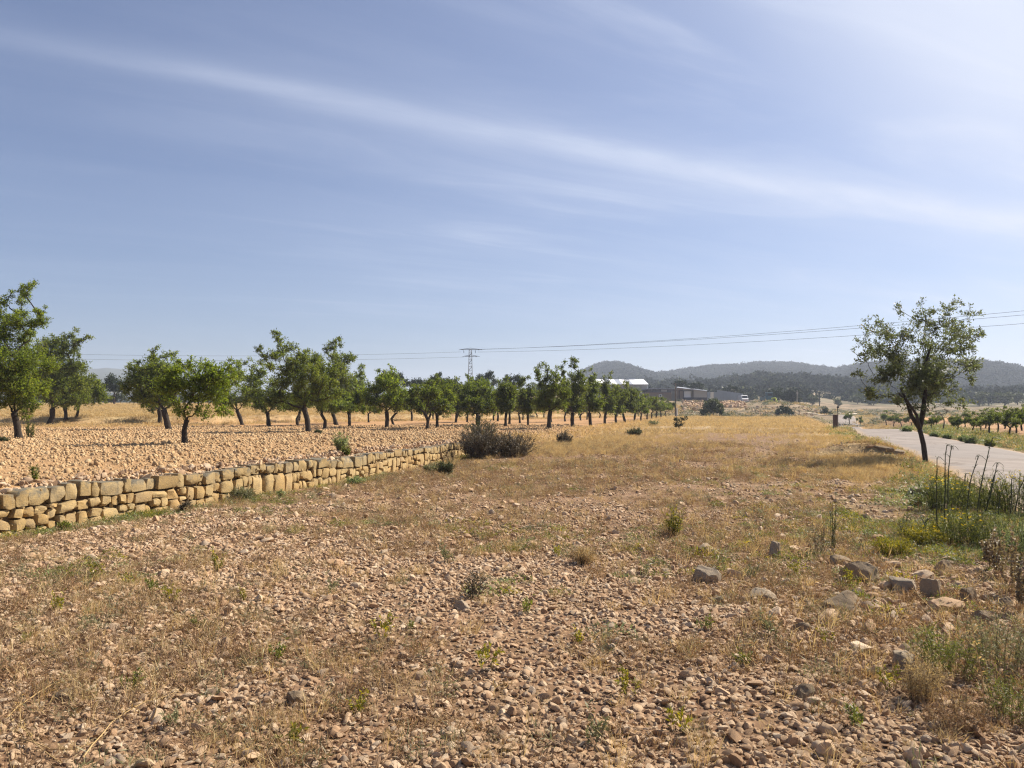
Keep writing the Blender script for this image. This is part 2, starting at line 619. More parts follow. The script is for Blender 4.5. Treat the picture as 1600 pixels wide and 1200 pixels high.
STONE = stone_mat("field_stone", [(0.0, (0.29, 0.162, 0.082)), (0.25, (0.44, 0.270, 0.148)), (0.6, (0.55, 0.368, 0.215)), (0.85, (0.62, 0.46, 0.305)), (1.0, (0.36, 0.268, 0.19))], 8.0)
PINKSTONE = stone_mat("orchard_stone", [(0.0, (0.35, 0.20, 0.09)), (0.35, (0.47, 0.295, 0.138)), (0.7, (0.53, 0.355, 0.178)), (1.0, (0.56, 0.41, 0.235))], 6.0)
BOULDER = stone_mat("boulder_stone", [(0.0, (0.20, 0.14, 0.085)), (0.4, (0.30, 0.21, 0.125)), (0.7, (0.35, 0.26, 0.17)), (1.0, (0.32, 0.26, 0.20))], 3.0, lichen=0.25)
WALLSTONE = stone_mat("wall_stone", [(0.0, (0.38, 0.225, 0.082)), (0.35, (0.47, 0.31, 0.122)), (0.7, (0.51, 0.36, 0.16)), (1.0, (0.41, 0.265, 0.125))], 2.6, lichen=0.35)
CAPSTONE = stone_mat("cap_stone", [(0.0, (0.34, 0.22, 0.088)), (0.5, (0.42, 0.295, 0.13)), (1.0, (0.38, 0.285, 0.155))], 2.6, lichen=1.0)
EARTHCORE = rough_mat("wall_earth", (0.10, 0.06, 0.03), (0.20, 0.125, 0.06), 9, 0.95, 0.6, 0.03)


def ground_mat(name, kind):
    M = Mat(name)
    p = M.pos()
    big = M.noise(p, 0.35, 5, 0.6)
    midn = M.noise(p, 2.3, 5, 0.65)
    fine = M.noise(p, 22.0, 6, 0.7)
    peb = M.voro(p, 26.0)
    pebc = M.voro(p, 26.0, out="Color")
    peb2 = M.voro(p, 9.0)
    peb2c = M.voro(p, 9.0, out="Color")
    if kind == "field":
        soil = M.ramp(midn, [(0.25, (0.14, 0.078, 0.045)), (0.5, (0.22, 0.128, 0.075)), (0.66, (0.33, 0.205, 0.122)), (0.76, (0.48, 0.32, 0.195))])
        stone = (0.44, 0.30, 0.175)
    elif kind == "orchard":
        soil = M.ramp(midn, [(0.25, (0.30, 0.172, 0.078)), (0.5, (0.38, 0.225, 0.104)), (0.75, (0.44, 0.275, 0.135))])
        stone = (0.52, 0.345, 0.20)
    sep = M.N("ShaderNodeSeparateColor")
    M.L(pebc, sep.inputs[0])
    sep2 = M.N("ShaderNodeSeparateColor")
    M.L(peb2c, sep2.inputs[0])
    f1 = M.math('MULTIPLY', M.mr(peb, 0.55, 0.25), M.mr(sep.outputs[0], 0.45, 0.75))
    f1 = M.math('MINIMUM', M.math('MAXIMUM', f1, 0.0), 1.0)
    f2 = M.math('MULTIPLY', M.mr(peb2, 0.45, 0.25), M.mr(sep2.outputs[0], 0.5, 0.7))
    f2 = M.math('MINIMUM', M.math('MAXIMUM', f2, 0.0), 1.0)
    sc = M.hsv(stone, 0.5, 1.0, M.mr(sep.outputs[1], 0, 1, 0.7, 1.1)) if False else stone
    col = M.mix(f1, soil, sc)
    col = M.mix(f2, col, M.mix(sep2.outputs[1], stone, (0.40, 0.27, 0.17)))
    col = M.mix(M.mr(fine, 0.35, 0.75), col, M.hsv(col, 0.5, 1.0, 0.68))
    if kind == "field":
        # dried plant litter over much of the field, straw farther out, greener growth by the road
        lit = M.mr(M.noise(p, 0.9, 6, 0.7), 0.44, 0.60)
        col = M.mix(M.math('MULTIPLY', M.math('MINIMUM', M.math('MAXIMUM', lit, 0.0), 1.0), 0.55), col, M.ramp(fine, [(0.3, (0.10, 0.062, 0.033)), (0.7, (0.23, 0.15, 0.078))]))
    g = M.attr("golden")
    gn = M.noise(p, 0.5, 6, 0.7)
    gold = M.ramp(M.math('ADD', M.math('MULTIPLY', gn, 0.7), M.math('MULTIPLY', fine, 0.35)), [(0.32, (0.25, 0.165, 0.085)), (0.52, (0.40, 0.285, 0.145)), (0.72, (0.52, 0.40, 0.215))])
    gf = M.math('MINIMUM', M.math('MAXIMUM', M.math('ADD', g, M.math('MULTIPLY', M.math('MULTIPLY', M.math('SUBTRACT', gn, 0.5), 1.6), M.mr(g, 0, 0.25))), 0.0), 1.0)
    col = M.mix(gf, col, gold)
    r = M.attr("reddish")
    col = M.mix(r, col, M.ramp(gn, [(0.3, (0.44, 0.215, 0.095)), (0.7, (0.54, 0.31, 0.15))]))
    e = M.attr("earthy")
    col = M.mix(e, col, M.ramp(M.noise(p, 0.11, 6, 0.7), [(0.36, (0.105, 0.085, 0.045)), (0.5, (0.20, 0.148, 0.088)), (0.64, (0.32, 0.235, 0.155))]))
    gr = M.attr("greenish")
    col = M.mix(M.math('MULTIPLY', gr, M.mr(M.noise(p, 1.3, 5, 0.7), 0.38, 0.62)), col, M.ramp(fine, [(0.3, (0.075, 0.085, 0.03)), (0.7, (0.18, 0.17, 0.07))]))
    hgt = M.math('ADD', M.math('MULTIPLY', fine, 0.35), M.math('ADD', M.math('MULTIPLY', f1, 0.5), M.math('MULTIPLY', f2, 1.0)))
    return M.done(M.bsdf(col, 0.95, spec=0.12, normal=M.bump(hgt, 0.9, 0.03)))


def hill_mat():
    M = Mat("hillside")
    p = M.pos()
    a = M.noise(p, 0.018, 7, 0.65)
    b = M.noise(p, 0.12, 6, 0.7)
    v = M.math('ADD', M.math('MULTIPLY', a, 0.6), M.math('MULTIPLY', b, 0.4))
    col = M.ramp(v, [(0.36, (0.055, 0.060, 0.032)), (0.48, (0.115, 0.105, 0.06)), (0.56, (0.23, 0.185, 0.12)), (0.66, (0.38, 0.31, 0.22))])
    ln = M.N("ShaderNodeVectorMath")
    ln.operation = 'LENGTH'
    M.L(p, ln.inputs[0])
    wood = M.math('MINIMUM', M.math('MAXIMUM', M.mr(ln.outputs["Value"], 1450, 1900), 0.0), 1.0)     # the farthest hill is wooded all over
    col = M.mix(M.math('MULTIPLY', wood, 0.9), col, M.ramp(b, [(0.4, (0.035, 0.045, 0.022)), (0.65, (0.075, 0.08, 0.045))]))
    return M.done(M.bsdf(col, 0.95, spec=0.1, normal=M.bump(b, 0.5, 2.0)))


def road_mat():
    M = Mat("old_road")
    p = M.pos()
    a = M.noise(p, 0.6, 6, 0.65)
    f = M.noise(p, 60, 4, 0.7)
    mp = M.N("ShaderNodeMapping")
    mp.inputs["Rotation"].default_value = (0, 0, math.radians(22))
    mp.inputs["Scale"].default_value = (1.5, 0.07, 1.0)
    M.L(p, mp.inputs["Vector"])
    tr = M.noise(mp.outputs[0], 1.0, 5, 0.6)
    a = M.math('ADD', M.math('MULTIPLY', a, 0.6), M.math('MULTIPLY', tr, 0.4))
    col = M.ramp(a, [(0.34, (0.165, 0.135, 0.115)), (0.5, (0.235, 0.195, 0.17)), (0.66, (0.31, 0.265, 0.23))])
    col = M.mix(M.mr(f, 0.4, 0.7), col, M.hsv(col, 0.5, 1.0, 0.82))
    wv = M.N("ShaderNodeVectorMath")
    wv.operation = 'ADD'
    n3 = M.N("ShaderNodeTexNoise")
    n3.inputs["Scale"].default_value = 1.2
    M.L(p, n3.inputs["Vector"])
    M.L(p, wv.inputs[0])
    M.L(n3.outputs["Color"], wv.inputs[1])
    cr = M.voro(wv.outputs[0], 0.33, 'DISTANCE_TO_EDGE')
    k = M.math('MINIMUM', M.math('MAXIMUM', M.mr(cr, 0.020, 0.006), 0.0), 1.0)
    col = M.mix(M.math('MULTIPLY', k, 0.7), col, (0.13, 0.10, 0.08))
    patch = M.voro(wv.outputs[0], 0.16, out="Color")
    sp = M.N("ShaderNodeSeparateColor")
    M.L(patch, sp.inputs[0])
    col = M.mix(M.math('MULTIPLY', M.math('GREATER_THAN', sp.outputs[0], 0.72), 0.55), col, (0.20, 0.175, 0.16))
    e = M.math('ADD', M.attr("edge"), M.math('MULTIPLY', M.math('SUBTRACT', M.noise(p, 1.6, 6, 0.7), 0.5), 0.9))
    e = M.math('MINIMUM', M.math('MAXIMUM', M.mr(e, 0.62, 0.95), 0.0), 1.0)
    col = M.mix(e, col, M.mix(f, (0.24, 0.16, 0.10), (0.44, 0.33, 0.22)))
    return M.done(M.bsdf(col, 0.85, spec=0.2, normal=M.bump(f, 0.4, 0.008)))


FIELD_M = ground_mat("stony_field_soil", "field")
ORCH_M = ground_mat("orchard_soil", "orchard")
HILL_M = hill_mat()
ROAD_M = road_mat()


# ------------------------------------------------------------------ ground, orchard soil, hills (one height field, three sheets)
def build_ground():
    a_in = np.radians(np.linspace(-48, 48, 430))
    a_out = np.radians(np.linspace(48, 312, 130))[1:-1]
    az = np.concatenate([a_in, a_out])
    rad = np.concatenate([[0.25, 0.8, 1.4, 1.9], np.geomspace(2.3, 3300, 400)])
    na, nr = len(az), len(rad)
    A, R = np.meshgrid(az, rad)
    X, Y = R * np.sin(A), R * np.cos(A)
    Z = H(X.ravel(), Y.ravel()).reshape(X.shape)
    V = np.stack([X, Y, Z], -1).reshape(-1, 3)
    i = np.arange(nr - 1)[:, None] * na
    j = np.arange(na)[None, :]
    j2 = (j + 1) % na
    Q = np.stack([(i + j), (i + na + j), (i + na + j2), (i + j2)], -1).reshape(-1, 4)
    cx, cy = V[Q].mean(1)[:, 0], V[Q].mean(1)[:, 1]
    rr = np.hypot(cx, cy)
    xw = np.interp(cy, WALL[:, 1], WALL[:, 0])
    yb = np.interp(cx, BANK[:, 0], BANK[:, 1])
    hills = rr > 360
    orch = (~hills) & (cx < xw - 0.25) & (cy < yb - 0.2)
    x, y = V[:, 0], V[:, 1]
    r = np.hypot(x, y)
    nz = fbm(x * 0.12, y * 0.12, 41, 4)
    xwv = np.interp(y, WALL[:, 1], WALL[:, 0])
    ybv = np.interp(x, BANK[:, 0], BANK[:, 1])
    rc = np.interp(y, ROADC[:, 0], ROADC[:, 1])
    right = x > rc
    inf = (x > xwv)
    gold = np.where(inf & ~right, 0.80 * sstep(y + 12 * nz, 36, 74) * (1 - sstep(y, 134, 142)), 0)
    gold = np.maximum(gold, np.where((y > ybv) & (x < 60), 0.9 - 0.3 * sstep(y, 190, 300), 0))
    gold = np.maximum(gold, np.where(inf & ~right, 0.75 * np.exp(-((rc - x - 3.6) / 2.2) ** 2) * sstep(y, 14, 20), 0))
    gold = np.where(right, 0.35 * (nz > 0.15), gold)
    edge = np.where((~inf) & (y > 24) & (y < ybv), np.exp(-((xwv - x) / 2.0) ** 2) * 0.6, 0)
    gold = np.maximum(gold, edge)
    gold = np.maximum(gold, np.where((~inf) & (y < ybv), 0.55 * sstep(y + 3 * nz, ybv - 14, ybv - 2), 0))
    red = np.where(right & (y > 30), 0.45 * sstep(x - rc, 6, 9) + 0.4 * sstep(y, 95, 110) * (1 - sstep(y, 165, 200)), 0)
    red = np.where((~inf) & (y > 34) & (y < ybv), 0.35 * sstep(y, 34, 55), red)
    earth = sstep(y, 138, 150) * sstep(x, -30, 30) + np.where(x < 30, 0, 0)
    green = np.exp(-((x - rc - 4.2) / 1.7) ** 2) * (y > 5) + 0.9 * np.exp(-((x - 6.3) / 2.2) ** 2 - ((y - 9.5) / 3.2) ** 2)
    attrs = {"golden": gold, "reddish": red, "earthy": earth, "greenish": green}
    for name, sel, m in (("ground", ~hills & ~orch, FIELD_M), ("orchard_ground", orch, ORCH_M), ("hills", hills, HILL_M)):
        q = Q[sel]
        used, inv = np.unique(q, return_inverse=True)
        me = mesh(name, V[used], inv.reshape(-1, 4), m, True, {k: v[used] for k, v in attrs.items()})
        tag(link(name, me), kind="structure")


build_ground()


def build_road():
    ys = np.concatenate([np.arange(-9, 90, 0.5), np.arange(90, 231, 2.0)])
    V, f = [], []
    offs = np.linspace(-1, 1, 13)
    for k, y in enumerate(ys):
        x = np.interp(y, ROADC[:, 0], ROADC[:, 1])
        x2 = np.interp(y + 1, ROADC[:, 0], ROADC[:, 1])
        t = Vector((x2 - x, 1, 0)).normalized()
        n = Vector((t.y, -t.x, 0))
        for o in offs:
            w = 1.95 + (0.16 * (vnoise(y * 0.9, 3.0 + o, 77) - 0.5) if abs(o) == 1 else 0)
            px_, py_ = x + n.x * o * w, y + n.y * o * w
            z = 0.004 + 0.02 * (1 - o * o) if y < 54 else h1(px_, py_) + 0.064 + 0.02 * (1 - o * o)
            if abs(o) == 1:
                z -= 0.05
            V.append((px_, py_, float(z)))
    n = len(offs)
    for k in range(len(ys) - 1):
        for j in range(n - 1):
            f.append((k * n + j, k * n + j + 1, (k + 1) * n + j + 1, (k + 1) * n + j))
    tag(link("road", mesh("road", V, f, ROAD_M, True, {"edge": np.tile(np.abs(offs) ** 2, len(ys))})), kind="structure")


build_road()


# ------------------------------------------------------------------ scatter by geometry nodes
def scatter(name, P, R, S, idx, protos, label=None):
    n = len(P)
    me = bpy.data.meshes.new(name)
    me.vertices.add(n)
    me.vertices.foreach_set("co", np.asarray(P, np.float32).ravel())
    for nm, arr in (("rot", R), ("scl", S)):
        a = me.attributes.new(nm, 'FLOAT_VECTOR', 'POINT')
        a.data.foreach_set("vector", np.asarray(arr, np.float32).ravel())
    a = me.attributes.new("pick", 'INT', 'POINT')
    a.data.foreach_set("value", np.asarray(idx, np.int32))
    ob = link(name, me)
    ng = bpy.data.node_groups.new(name, 'GeometryNodeTree')
    ng.interface.new_socket("Geometry", in_out='INPUT', socket_type='NodeSocketGeometry')
    ng.interface.new_socket("Geometry", in_out='OUTPUT', socket_type='NodeSocketGeometry')
    gi, go = ng.nodes.new("NodeGroupInput"), ng.nodes.new("NodeGroupOutput")
    iop = ng.nodes.new("GeometryNodeInstanceOnPoints")
    join = ng.nodes.new("GeometryNodeJoinGeometry")
    for k, pm in enumerate(protos):
        po = bpy.data.objects.new(f"{name}_source", pm)
        oi = ng.nodes.new("GeometryNodeObjectInfo")
        oi.inputs["Object"].default_value = po
        oi.inputs["As Instance"].default_value = False
        g2i = ng.nodes.new("GeometryNodeGeometryToInstance")
        ng.links.new(oi.outputs["Geometry"], g2i.inputs[0])
        ng.links.new(g2i.outputs[0], join.inputs[0])

    def named(nm, ty):
        x = ng.nodes.new("GeometryNodeInputNamedAttribute")
        x.data_type = ty
        x.inputs["Name"].default_value = nm
        return x.outputs["Attribute"]
    ng.links.new(gi.outputs[0], iop.inputs["Points"])
    ng.links.new(join.outputs[0], iop.inputs["Instance"])
    iop.inputs["Pick Instance"].default_value = True
    ng.links.new(named("pick", 'INT'), iop.inputs["Instance Index"])
    e2r = ng.nodes.new("FunctionNodeEulerToRotation")
    ng.links.new(named("rot", 'FLOAT_VECTOR'), e2r.inputs[0])
    ng.links.new(e2r.outputs[0], iop.inputs["Rotation"])
    ng.links.new(named("scl", 'FLOAT_VECTOR'), iop.inputs["Scale"])
    ng.links.new(iop.outputs[0], go.inputs[0])
    md = ob.modifiers.new("scatter", 'NODES')
    md.node_group = ng
    tag(ob, label, None, None, "stuff")
    return ob


def ico(sub):
    import bmesh
    bm = bmesh.new()
    bmesh.ops.create_icosphere(bm, subdivisions=sub, radius=1.0)
    V = np.array([v.co[:] for v in bm.verts])
    Fc = np.array([[v.index for v in f.verts] for f in bm.faces])
    bm.free()
    return V, Fc


ICO1, ICO2, ICO3, ICO4 = ico(1), ico(2), ico(3), ico(4)


def n3(V, s, seed):
    return (fbm(V[:, 0] * s + V[:, 2] * 1.7 * s + seed, V[:, 1] * s - V[:, 2] * 1.1 * s, seed, 2))


def rock_mesh(name, seed, mat, base=ICO2, flat=0.7, cuts=7, smooth=True):
    """a broken stone: a sphere cut by random planes, slightly rough"""
    rg = np.random.default_rng(seed)
    V, Fc = base[0].copy(), base[1]
    V *= 1.25
    for _ in range(cuts):
        n = rg.normal(size=3)
        n /= np.linalg.norm(n)
        d = rg.uniform(0.50, 0.92)
        s = V @ n
        over = np.maximum(s - d, 0)
        V -= (over * 0.93)[:, None] * n
    V *= (1 + 0.07 * n3(V, 1.8, seed))[:, None]
    V *= np.array([rg.uniform(0.85, 1.3), rg.uniform(0.7, 1.0), flat * rg.uniform(0.75, 1.2)])
    me = mesh(name, V, Fc, mat, smooth)
    if smooth:
        me.set_sharp_from_angle(angle=math.radians(27))
    return me


ROCKS = [rock_mesh("stone", 100 + k, STONE, flat=[0.75, 0.6, 0.85][k % 3], cuts=7 + k % 5) for k in range(18)]
PROCKS = [rock_mesh("stone", 300 + k, PINKSTONE, ICO1 if k % 2 else ICO2, 0.8, smooth=False) for k in range(8)]


def sector_points(n, r0, r1, half_deg, power=1.0):
    """points in the sector ahead; power<2 packs them nearer"""
    u = RNG.random(n)
    r = (r0 ** power + u * (r1 ** power - r0 ** power)) ** (1 / power)
    a = np.radians(RNG.uniform(-half_deg, half_deg, n))
    return r * np.sin(a), r * np.cos(a)


def zone(x, y):
    xw = np.interp(y, WALL[:, 1], WALL[:, 0])
    rc = np.interp(y, ROADC[:, 0], ROADC[:, 1])
    return xw, rc


def rand_rot(n, tilt=3.2):
    return np.stack([RNG.uniform(-tilt, tilt, n), RNG.uniform(-tilt, tilt, n), RNG.uniform(-3.2, 3.2, n)], -1)


def field_stones():
    xs, ys, ss = [], [], []
    for (n, r0, r1, pw, lo, hi, sg) in ((190000, 2.4, 13, 1.25, 0.006, 0.020, 0.5), (56000, 2.6, 26, 1.2, 0.010, 0.029, 0.5), (40000, 9, 42, 1.2, 0.013, 0.042, 0.5)):
        x, y = sector_points(n, r0, r1, 43, pw)
        m = np.exp(RNG.normal(math.log((lo + hi) / 2.4), sg, n)).clip(lo, hi * 1.25)
        keep = RNG.random(n) < np.clip(0.85 + 1.2 * fbm(x * 0.45, y * 0.45, 61, 4), 0.35, 1)
        keep &= RNG.random(n) < 1 - 0.42 * sstep(y + 3 * fbm(x * .3, y * .3, 12, 2), 6, 12)
        keep &= RNG.random(n) < 1 - 0.85 * sstep(y + 4 * fbm(x * .2, y * .2, 8, 2), 26, 44)
        xs.append(x[keep]); ys.append(y[keep]); ss.append(m[keep])
    x, y, s = np.concatenate(xs), np.concatenate(ys), np.concatenate(ss)
    xw, rc = zone(x, y)
    ok = (x > xw + 0.05) & (x < rc - 2.4)
    x, y, s = x[ok], y[ok], s[ok]
    z = H(x, y) + s * RNG.uniform(-0.25, 0.6, len(s))
    n = len(s)
    S = s[:, None] * RNG.uniform(0.65, 1.35, (n, 3))
    scatter("gravel", np.stack([x, y, z], -1), rand_rot(n, 0.5), S, RNG.integers(0, len(ROCKS), n), ROCKS)


def orchard_stones():
    n = 260000
    x = RNG.uniform(-48, 10, n)
    y = RNG.uniform(4, 60, n) ** 1.0
    xw, rc = zone(x, y)
    yb = np.interp(x, BANK[:, 0], BANK[:, 1])
    r = np.hypot(x, y)
    ok = (x < xw - 0.42) & (y < yb - 6) & (np.abs(x) < y * 0.78 + 3) & (RNG.random(n) < np.clip(1.25 - r / 62, 0.1, 1)) & (RNG.random(n) < np.clip(0.75 + 0.7 * fbm(x * .3, y * .3, 71, 3), 0.15, 1))
    x, y, r = x[ok], y[ok], r[ok]
    n = len(x)
    s = np.exp(RNG.normal(math.log(0.0205), 0.42, n)).clip(0.01, 0.055) * (1 + r / 80)
    z = H(x, y) + s * RNG.uniform(-0.2, 0.35, n)
    scatter("orchard_gravel", np.stack([x, y, z], -1), rand_rot(n, 3.0), s[:, None] * RNG.uniform(0.75, 1.25, (n, 3)), RNG.integers(0, len(PROCKS), n), PROCKS)


field_stones()
orchard_stones()


# ------------------------------------------------------------------ the dry stone terrace wall
def wall_frame():
    """arc length table of the wall's face"""
    ys = np.linspace(1.0, WALL_END, 400)
    from_y = WALL[:, 1]
    xs = np.interp(ys, from_y, WALL[:, 0])
    k = np.ones(25) / 25
    xs = np.convolve(np.pad(xs, 12, mode='edge'), k, 'valid')
    d = np.r_[0, np.cumsum(np.hypot(np.diff(xs), np.diff(ys)))]
    return xs, ys, d


WX, WY, WD = wall_frame()


def wall_at(s):
    x, y = np.interp(s, WD, WX), np.interp(s, WD, WY)
    x2, y2 = np.interp(s + 0.3, WD, WX), np.interp(s + 0.3, WD, WY)
    x0, y0 = np.interp(s - 0.3, WD, WX), np.interp(s - 0.3, WD, WY)
    t = Vector((x2 - x0, y2 - y0, 0)).normalized()
    return Vector((x, y, 0)), t, Vector((t.y, -t.x, 0))     # n looks out to the field


def cube_sphere(n=3):
    import bmesh
    bm = bmesh.new()
    bmesh.ops.create_cube(bm, size=2.0)
    bmesh.ops.subdivide_edges(bm, edges=bm.edges[:], cuts=n, use_grid_fill=True)
    V = np.array([v.co[:] for v in bm.verts])
    Fc = [[v.index for v in f.verts] for f in bm.faces]
    bm.free()
    return V, np.array(Fc)


CUBE2 = cube_sphere(2)
CUBE3 = cube_sphere(3)


def build_wall():
    root = empty("dry_stone_wall", (-5.0, 14.4, 0.0))
    tag(root, "low dry stone terrace wall of yellow limestone with squared cap stones", "wall")
    base = Vector(root.location)
    rg = np.random.default_rng(5)
    cells = []          # s0, s1, v0, v1, is cap
    L = WD[-1]
    top = lambda s: 0.55 - 0.10 * s / L + 0.015 * math.sin(s * 1.3) + 0.012 * math.sin(s * 3.1)
    capb = lambda s: top(s) - (0.225 - 0.04 * s / L) + 0.03 * math.sin(s * 0.9 + 1) + 0.02 * math.sin(s * 2.3)
    s = 0.0
    while s < L - 0.1:
        w = float(rg.choice([0.13, 0.18, 0.24, 0.32, 0.44], p=[0.16, 0.28, 0.30, 0.18, 0.08]))
        cells.append((s, min(s + w, L), None, None, True))
        s += w
    # rubble below: columns of one to three stones of uneven size
    s = 0.0
    while s < L - 0.1:
        w = float(rg.uniform(0.14, 0.36))
        k = int(rg.choice([2, 2, 3, 3, 4]) if s < 11 else rg.choice([1, 2, 2, 2, 3]))
        cuts = np.r_[0, np.clip(np.arange(1, k) / k + rg.uniform(-0.10, 0.10, k - 1), 0.12, 0.88), 1] if k > 1 else np.array([0.0, 1.0])
        for a, b in zip(cuts[:-1], cuts[1:]):
            if b - a < 0.13:
                continue
            if w > 0.26 and rg.random() < 0.35 and (b - a) < 0.6:
                m = rg.uniform(0.35, 0.65) * w
                cells.append((s, s + m, a, b, False))
                cells.append((s + m, s + w, a, b, False))
            else:
                cells.append((s, s + w, a, b, False))
        s += w
    nb = single = 0
    rest = {True: MB(), False: MB()}      # stones past the frame's edge, joined
    for (s0, s1, a, b, cap) in cells:
        sm = (s0 + s1) / 2
        c, t, n = wall_at(sm)
        g = h1(c.x + 0.12 * n.x, c.y + 0.12 * n.y)
        if cap:
            v0, v1 = capb(sm) + rg.uniform(-0.015, 0.02), top(sm) + rg.uniform(-0.035, 0.03)
            dep, out_ = 0.19, rg.uniform(-0.03, 0.015)
        else:
            lo, hi = g - 0.05, capb(sm) - 0.004
            v0, v1 = lo + (hi - lo) * a, lo + (hi - lo) * b
            v0 += rg.uniform(-0.012, 0.012)
            dep, out_ = 0.14, rg.uniform(-0.03, 0.03)
        V = CUBE3[0].copy()
        e = rg.uniform(0.05, 0.20) if cap else rg.uniform(0.04, 0.28)
        # round the block towards an ellipsoid
        nrm = np.linalg.norm(V, axis=1, keepdims=True)
        sph = V / nrm * 1.22
        V = V * (1 - e) + sph * e
        # skew its corners
        k1, k2, k3, k4 = rg.uniform(-0.16, 0.16, 4) * (0.5 if cap else 1.3)
        V[:, 0] += k1 * V[:, 2] * 0.8 + k3 * V[:, 0] * V[:, 2] * 0.6
        V[:, 2] += k2 * V[:, 0] * 0.8 + k4 * V[:, 0] * V[:, 2] * 0.6
        V *= (1 + 0.09 * n3(V, 1.2, 900 + nb) + 0.05 * n3(V, 3.1, 70 + nb))[:, None]
        for _ in range(5 if cap else 7):      # chipped corners
            q = rg.normal(size=3) * np.array([1, 0.7, 1])
            q /= np.linalg.norm(q)
            sq = V @ q
            V -= (np.maximum(sq - sq.max() * rg.uniform(0.72, 0.95), 0) * 0.95)[:, None] * q
        ex = np.abs(V).max(0)
        V /= np.array([ex[0], ex[1], ex[2]])
        gap = 0.004
        V[:, 0] *= max((s1 - s0) / 2 - gap, 0.03) * 1.02
        V[:, 2] *= max((v1 - v0) / 2 - gap * 0.7, 0.025) * 1.02
        V[:, 1] *= dep
        nb += 1
        at_ = Vector((c.x - n.x * (dep - 0.03 - out_), c.y - n.y * (dep - 0.03 - out_), (v0 + v1) / 2)) - base
        turn = Matrix.Rotation(math.atan2(t.y, t.x) + rg.uniform(-0.06, 0.06), 3, 'Z') @ Matrix.Rotation(rg.uniform(-0.05, 0.05) * (1 if cap else 2.2), 3, 'Y') @ Matrix.Rotation(rg.uniform(-0.05, 0.05), 3, 'X')
        if c.y < 8.8 or single >= 299:
            rest[cap].add(V @ np.array(turn).T + np.array(at_), CUBE3[1])
            continue
        single += 1
        me = mesh("stone", V, CUBE3[1], CAPSTONE if cap else WALLSTONE, True)
        me.set_sharp_from_angle(angle=math.radians(32))
        o = link("stone", me, root)
        o.location = at_
        o.rotation_euler = turn.to_euler()
    for cap, nm in ((True, "cap_stones"), (False, "rubble_stones")):
        if rest[cap].n:
            o = rest[cap].build(nm, CAPSTONE if cap else WALLSTONE, root, True)
            o.data.set_sharp_from_angle(angle=math.radians(32))
            o["kind"] = "stuff"
    print('wall stones', nb, single)
    # earth and small fill behind the stones
    V, f = [], []
    S = np.linspace(0, L, 120)
    for s in S:
        c, t, n = wall_at(s)
        for (o, z) in ((-0.075, -0.3), (-0.085, top(s) - 0.07), (-0.42, top(s) - 0.05), (-0.5, -0.3)):
            V.append((c.x + n.x * o - base.x, c.y + n.y * o - base.y, z + 0.02 * (vnoise(s * 6, o * 9, 4) - 0.5)))
    for k in range(len(S) - 1):
        for j in range(3):
            f.append((k * 4 + j, k * 4 + 4 + j, k * 4 + 5 + j, k * 4 + 1 + j))
    link("earth_core", mesh("earth_core", V, f, EARTHCORE, True), root)
    # small chips wedged between the stones of the face
    n = 900
    s = RNG.uniform(0, L, n)
    P = []
    for si in s:
        c, t, nn = wall_at(si)
        g = h1(c.x + 0.12 * nn.x, c.y + 0.12 * nn.y)
        P.append((c.x - 0.035 * nn.x, c.y - 0.035 * nn.y, RNG.uniform(g, top(si) - 0.05)))
    sz = np.exp(RNG.normal(math.log(0.030), 0.35, n)).clip(0.012, 0.05)
    scatter("wall_chips", np.array(P), rand_rot(n), sz[:, None] * RNG.uniform(0.7, 1.3, (n, 3)), RNG.integers(0, 8, n), [rock_mesh("chip", 400 + k, WALLSTONE, ICO1, 0.7) for k in range(8)])
    # loose chips lying along the top
    n = 2600
    s = RNG.uniform(0, L, n)
    P = []
    for si in s:
        c, t, nn = wall_at(si)
        o = -abs(RNG.normal(0.30, 0.16)) - 0.08
        x, y = c.x + nn.x * o, c.y + nn.y * o
        P.append((x, y, max(h1(x, y), top(si) - 0.06) + RNG.uniform(0.0, 0.05)))
    sz = np.exp(RNG.normal(math.log(0.034), 0.4, n)).clip(0.015, 0.075)
    scatter("wall_rubble", np.array(P), rand_rot(n), sz[:, None] * RNG.uniform(0.7, 1.2, (n, 3)), RNG.integers(0, len(ROCKS), n), ROCKS)


build_wall()


# ------------------------------------------------------------------ trees
def leaf_arrays(P, D, length, width, rg, fold=0.35):
    """one folded diamond per leaf: base, side, tip, side"""
    n = len(P)
    D = D / np.maximum(np.linalg.norm(D, axis=1, keepdims=True), 1e-9)
    rv = rg.normal(size=(n, 3))
    rv[:, 2] += 0.9
    side = np.cross(D, rv)
    side /= np.maximum(np.linalg.norm(side, axis=1, keepdims=True), 1e-9)
    nr = np.cross(side, D)
    ln = (length * rg.uniform(0.7, 1.2, n))[:, None]
    wd = (width * rg.uniform(0.75, 1.2, n))[:, None]
    m = P + D * ln * 0.48
    V = np.stack([P, m + side * wd * 0.5 + nr * wd * fold * 0.5, P + D * ln, m - side * wd * 0.5 + nr * wd * fold * 0.5], 1)
    return V.reshape(-1, 3)


class TreeData:
    def __init__(self):
        self.wood = MB()
        self.leaf, self.rnd = [], []

    def meshes(self, leaf_m, bark_m, names=("crown", "trunk")):
        V = np.concatenate(self.leaf)
        Q = np.arange(len(V)).reshape(-1, 4)
        c = mesh(names[0], V, Q, leaf_m, False, {"rnd": np.concatenate(self.rnd)})
        w = self.wood.mesh(names[1], bark_m, True)
        return c, w


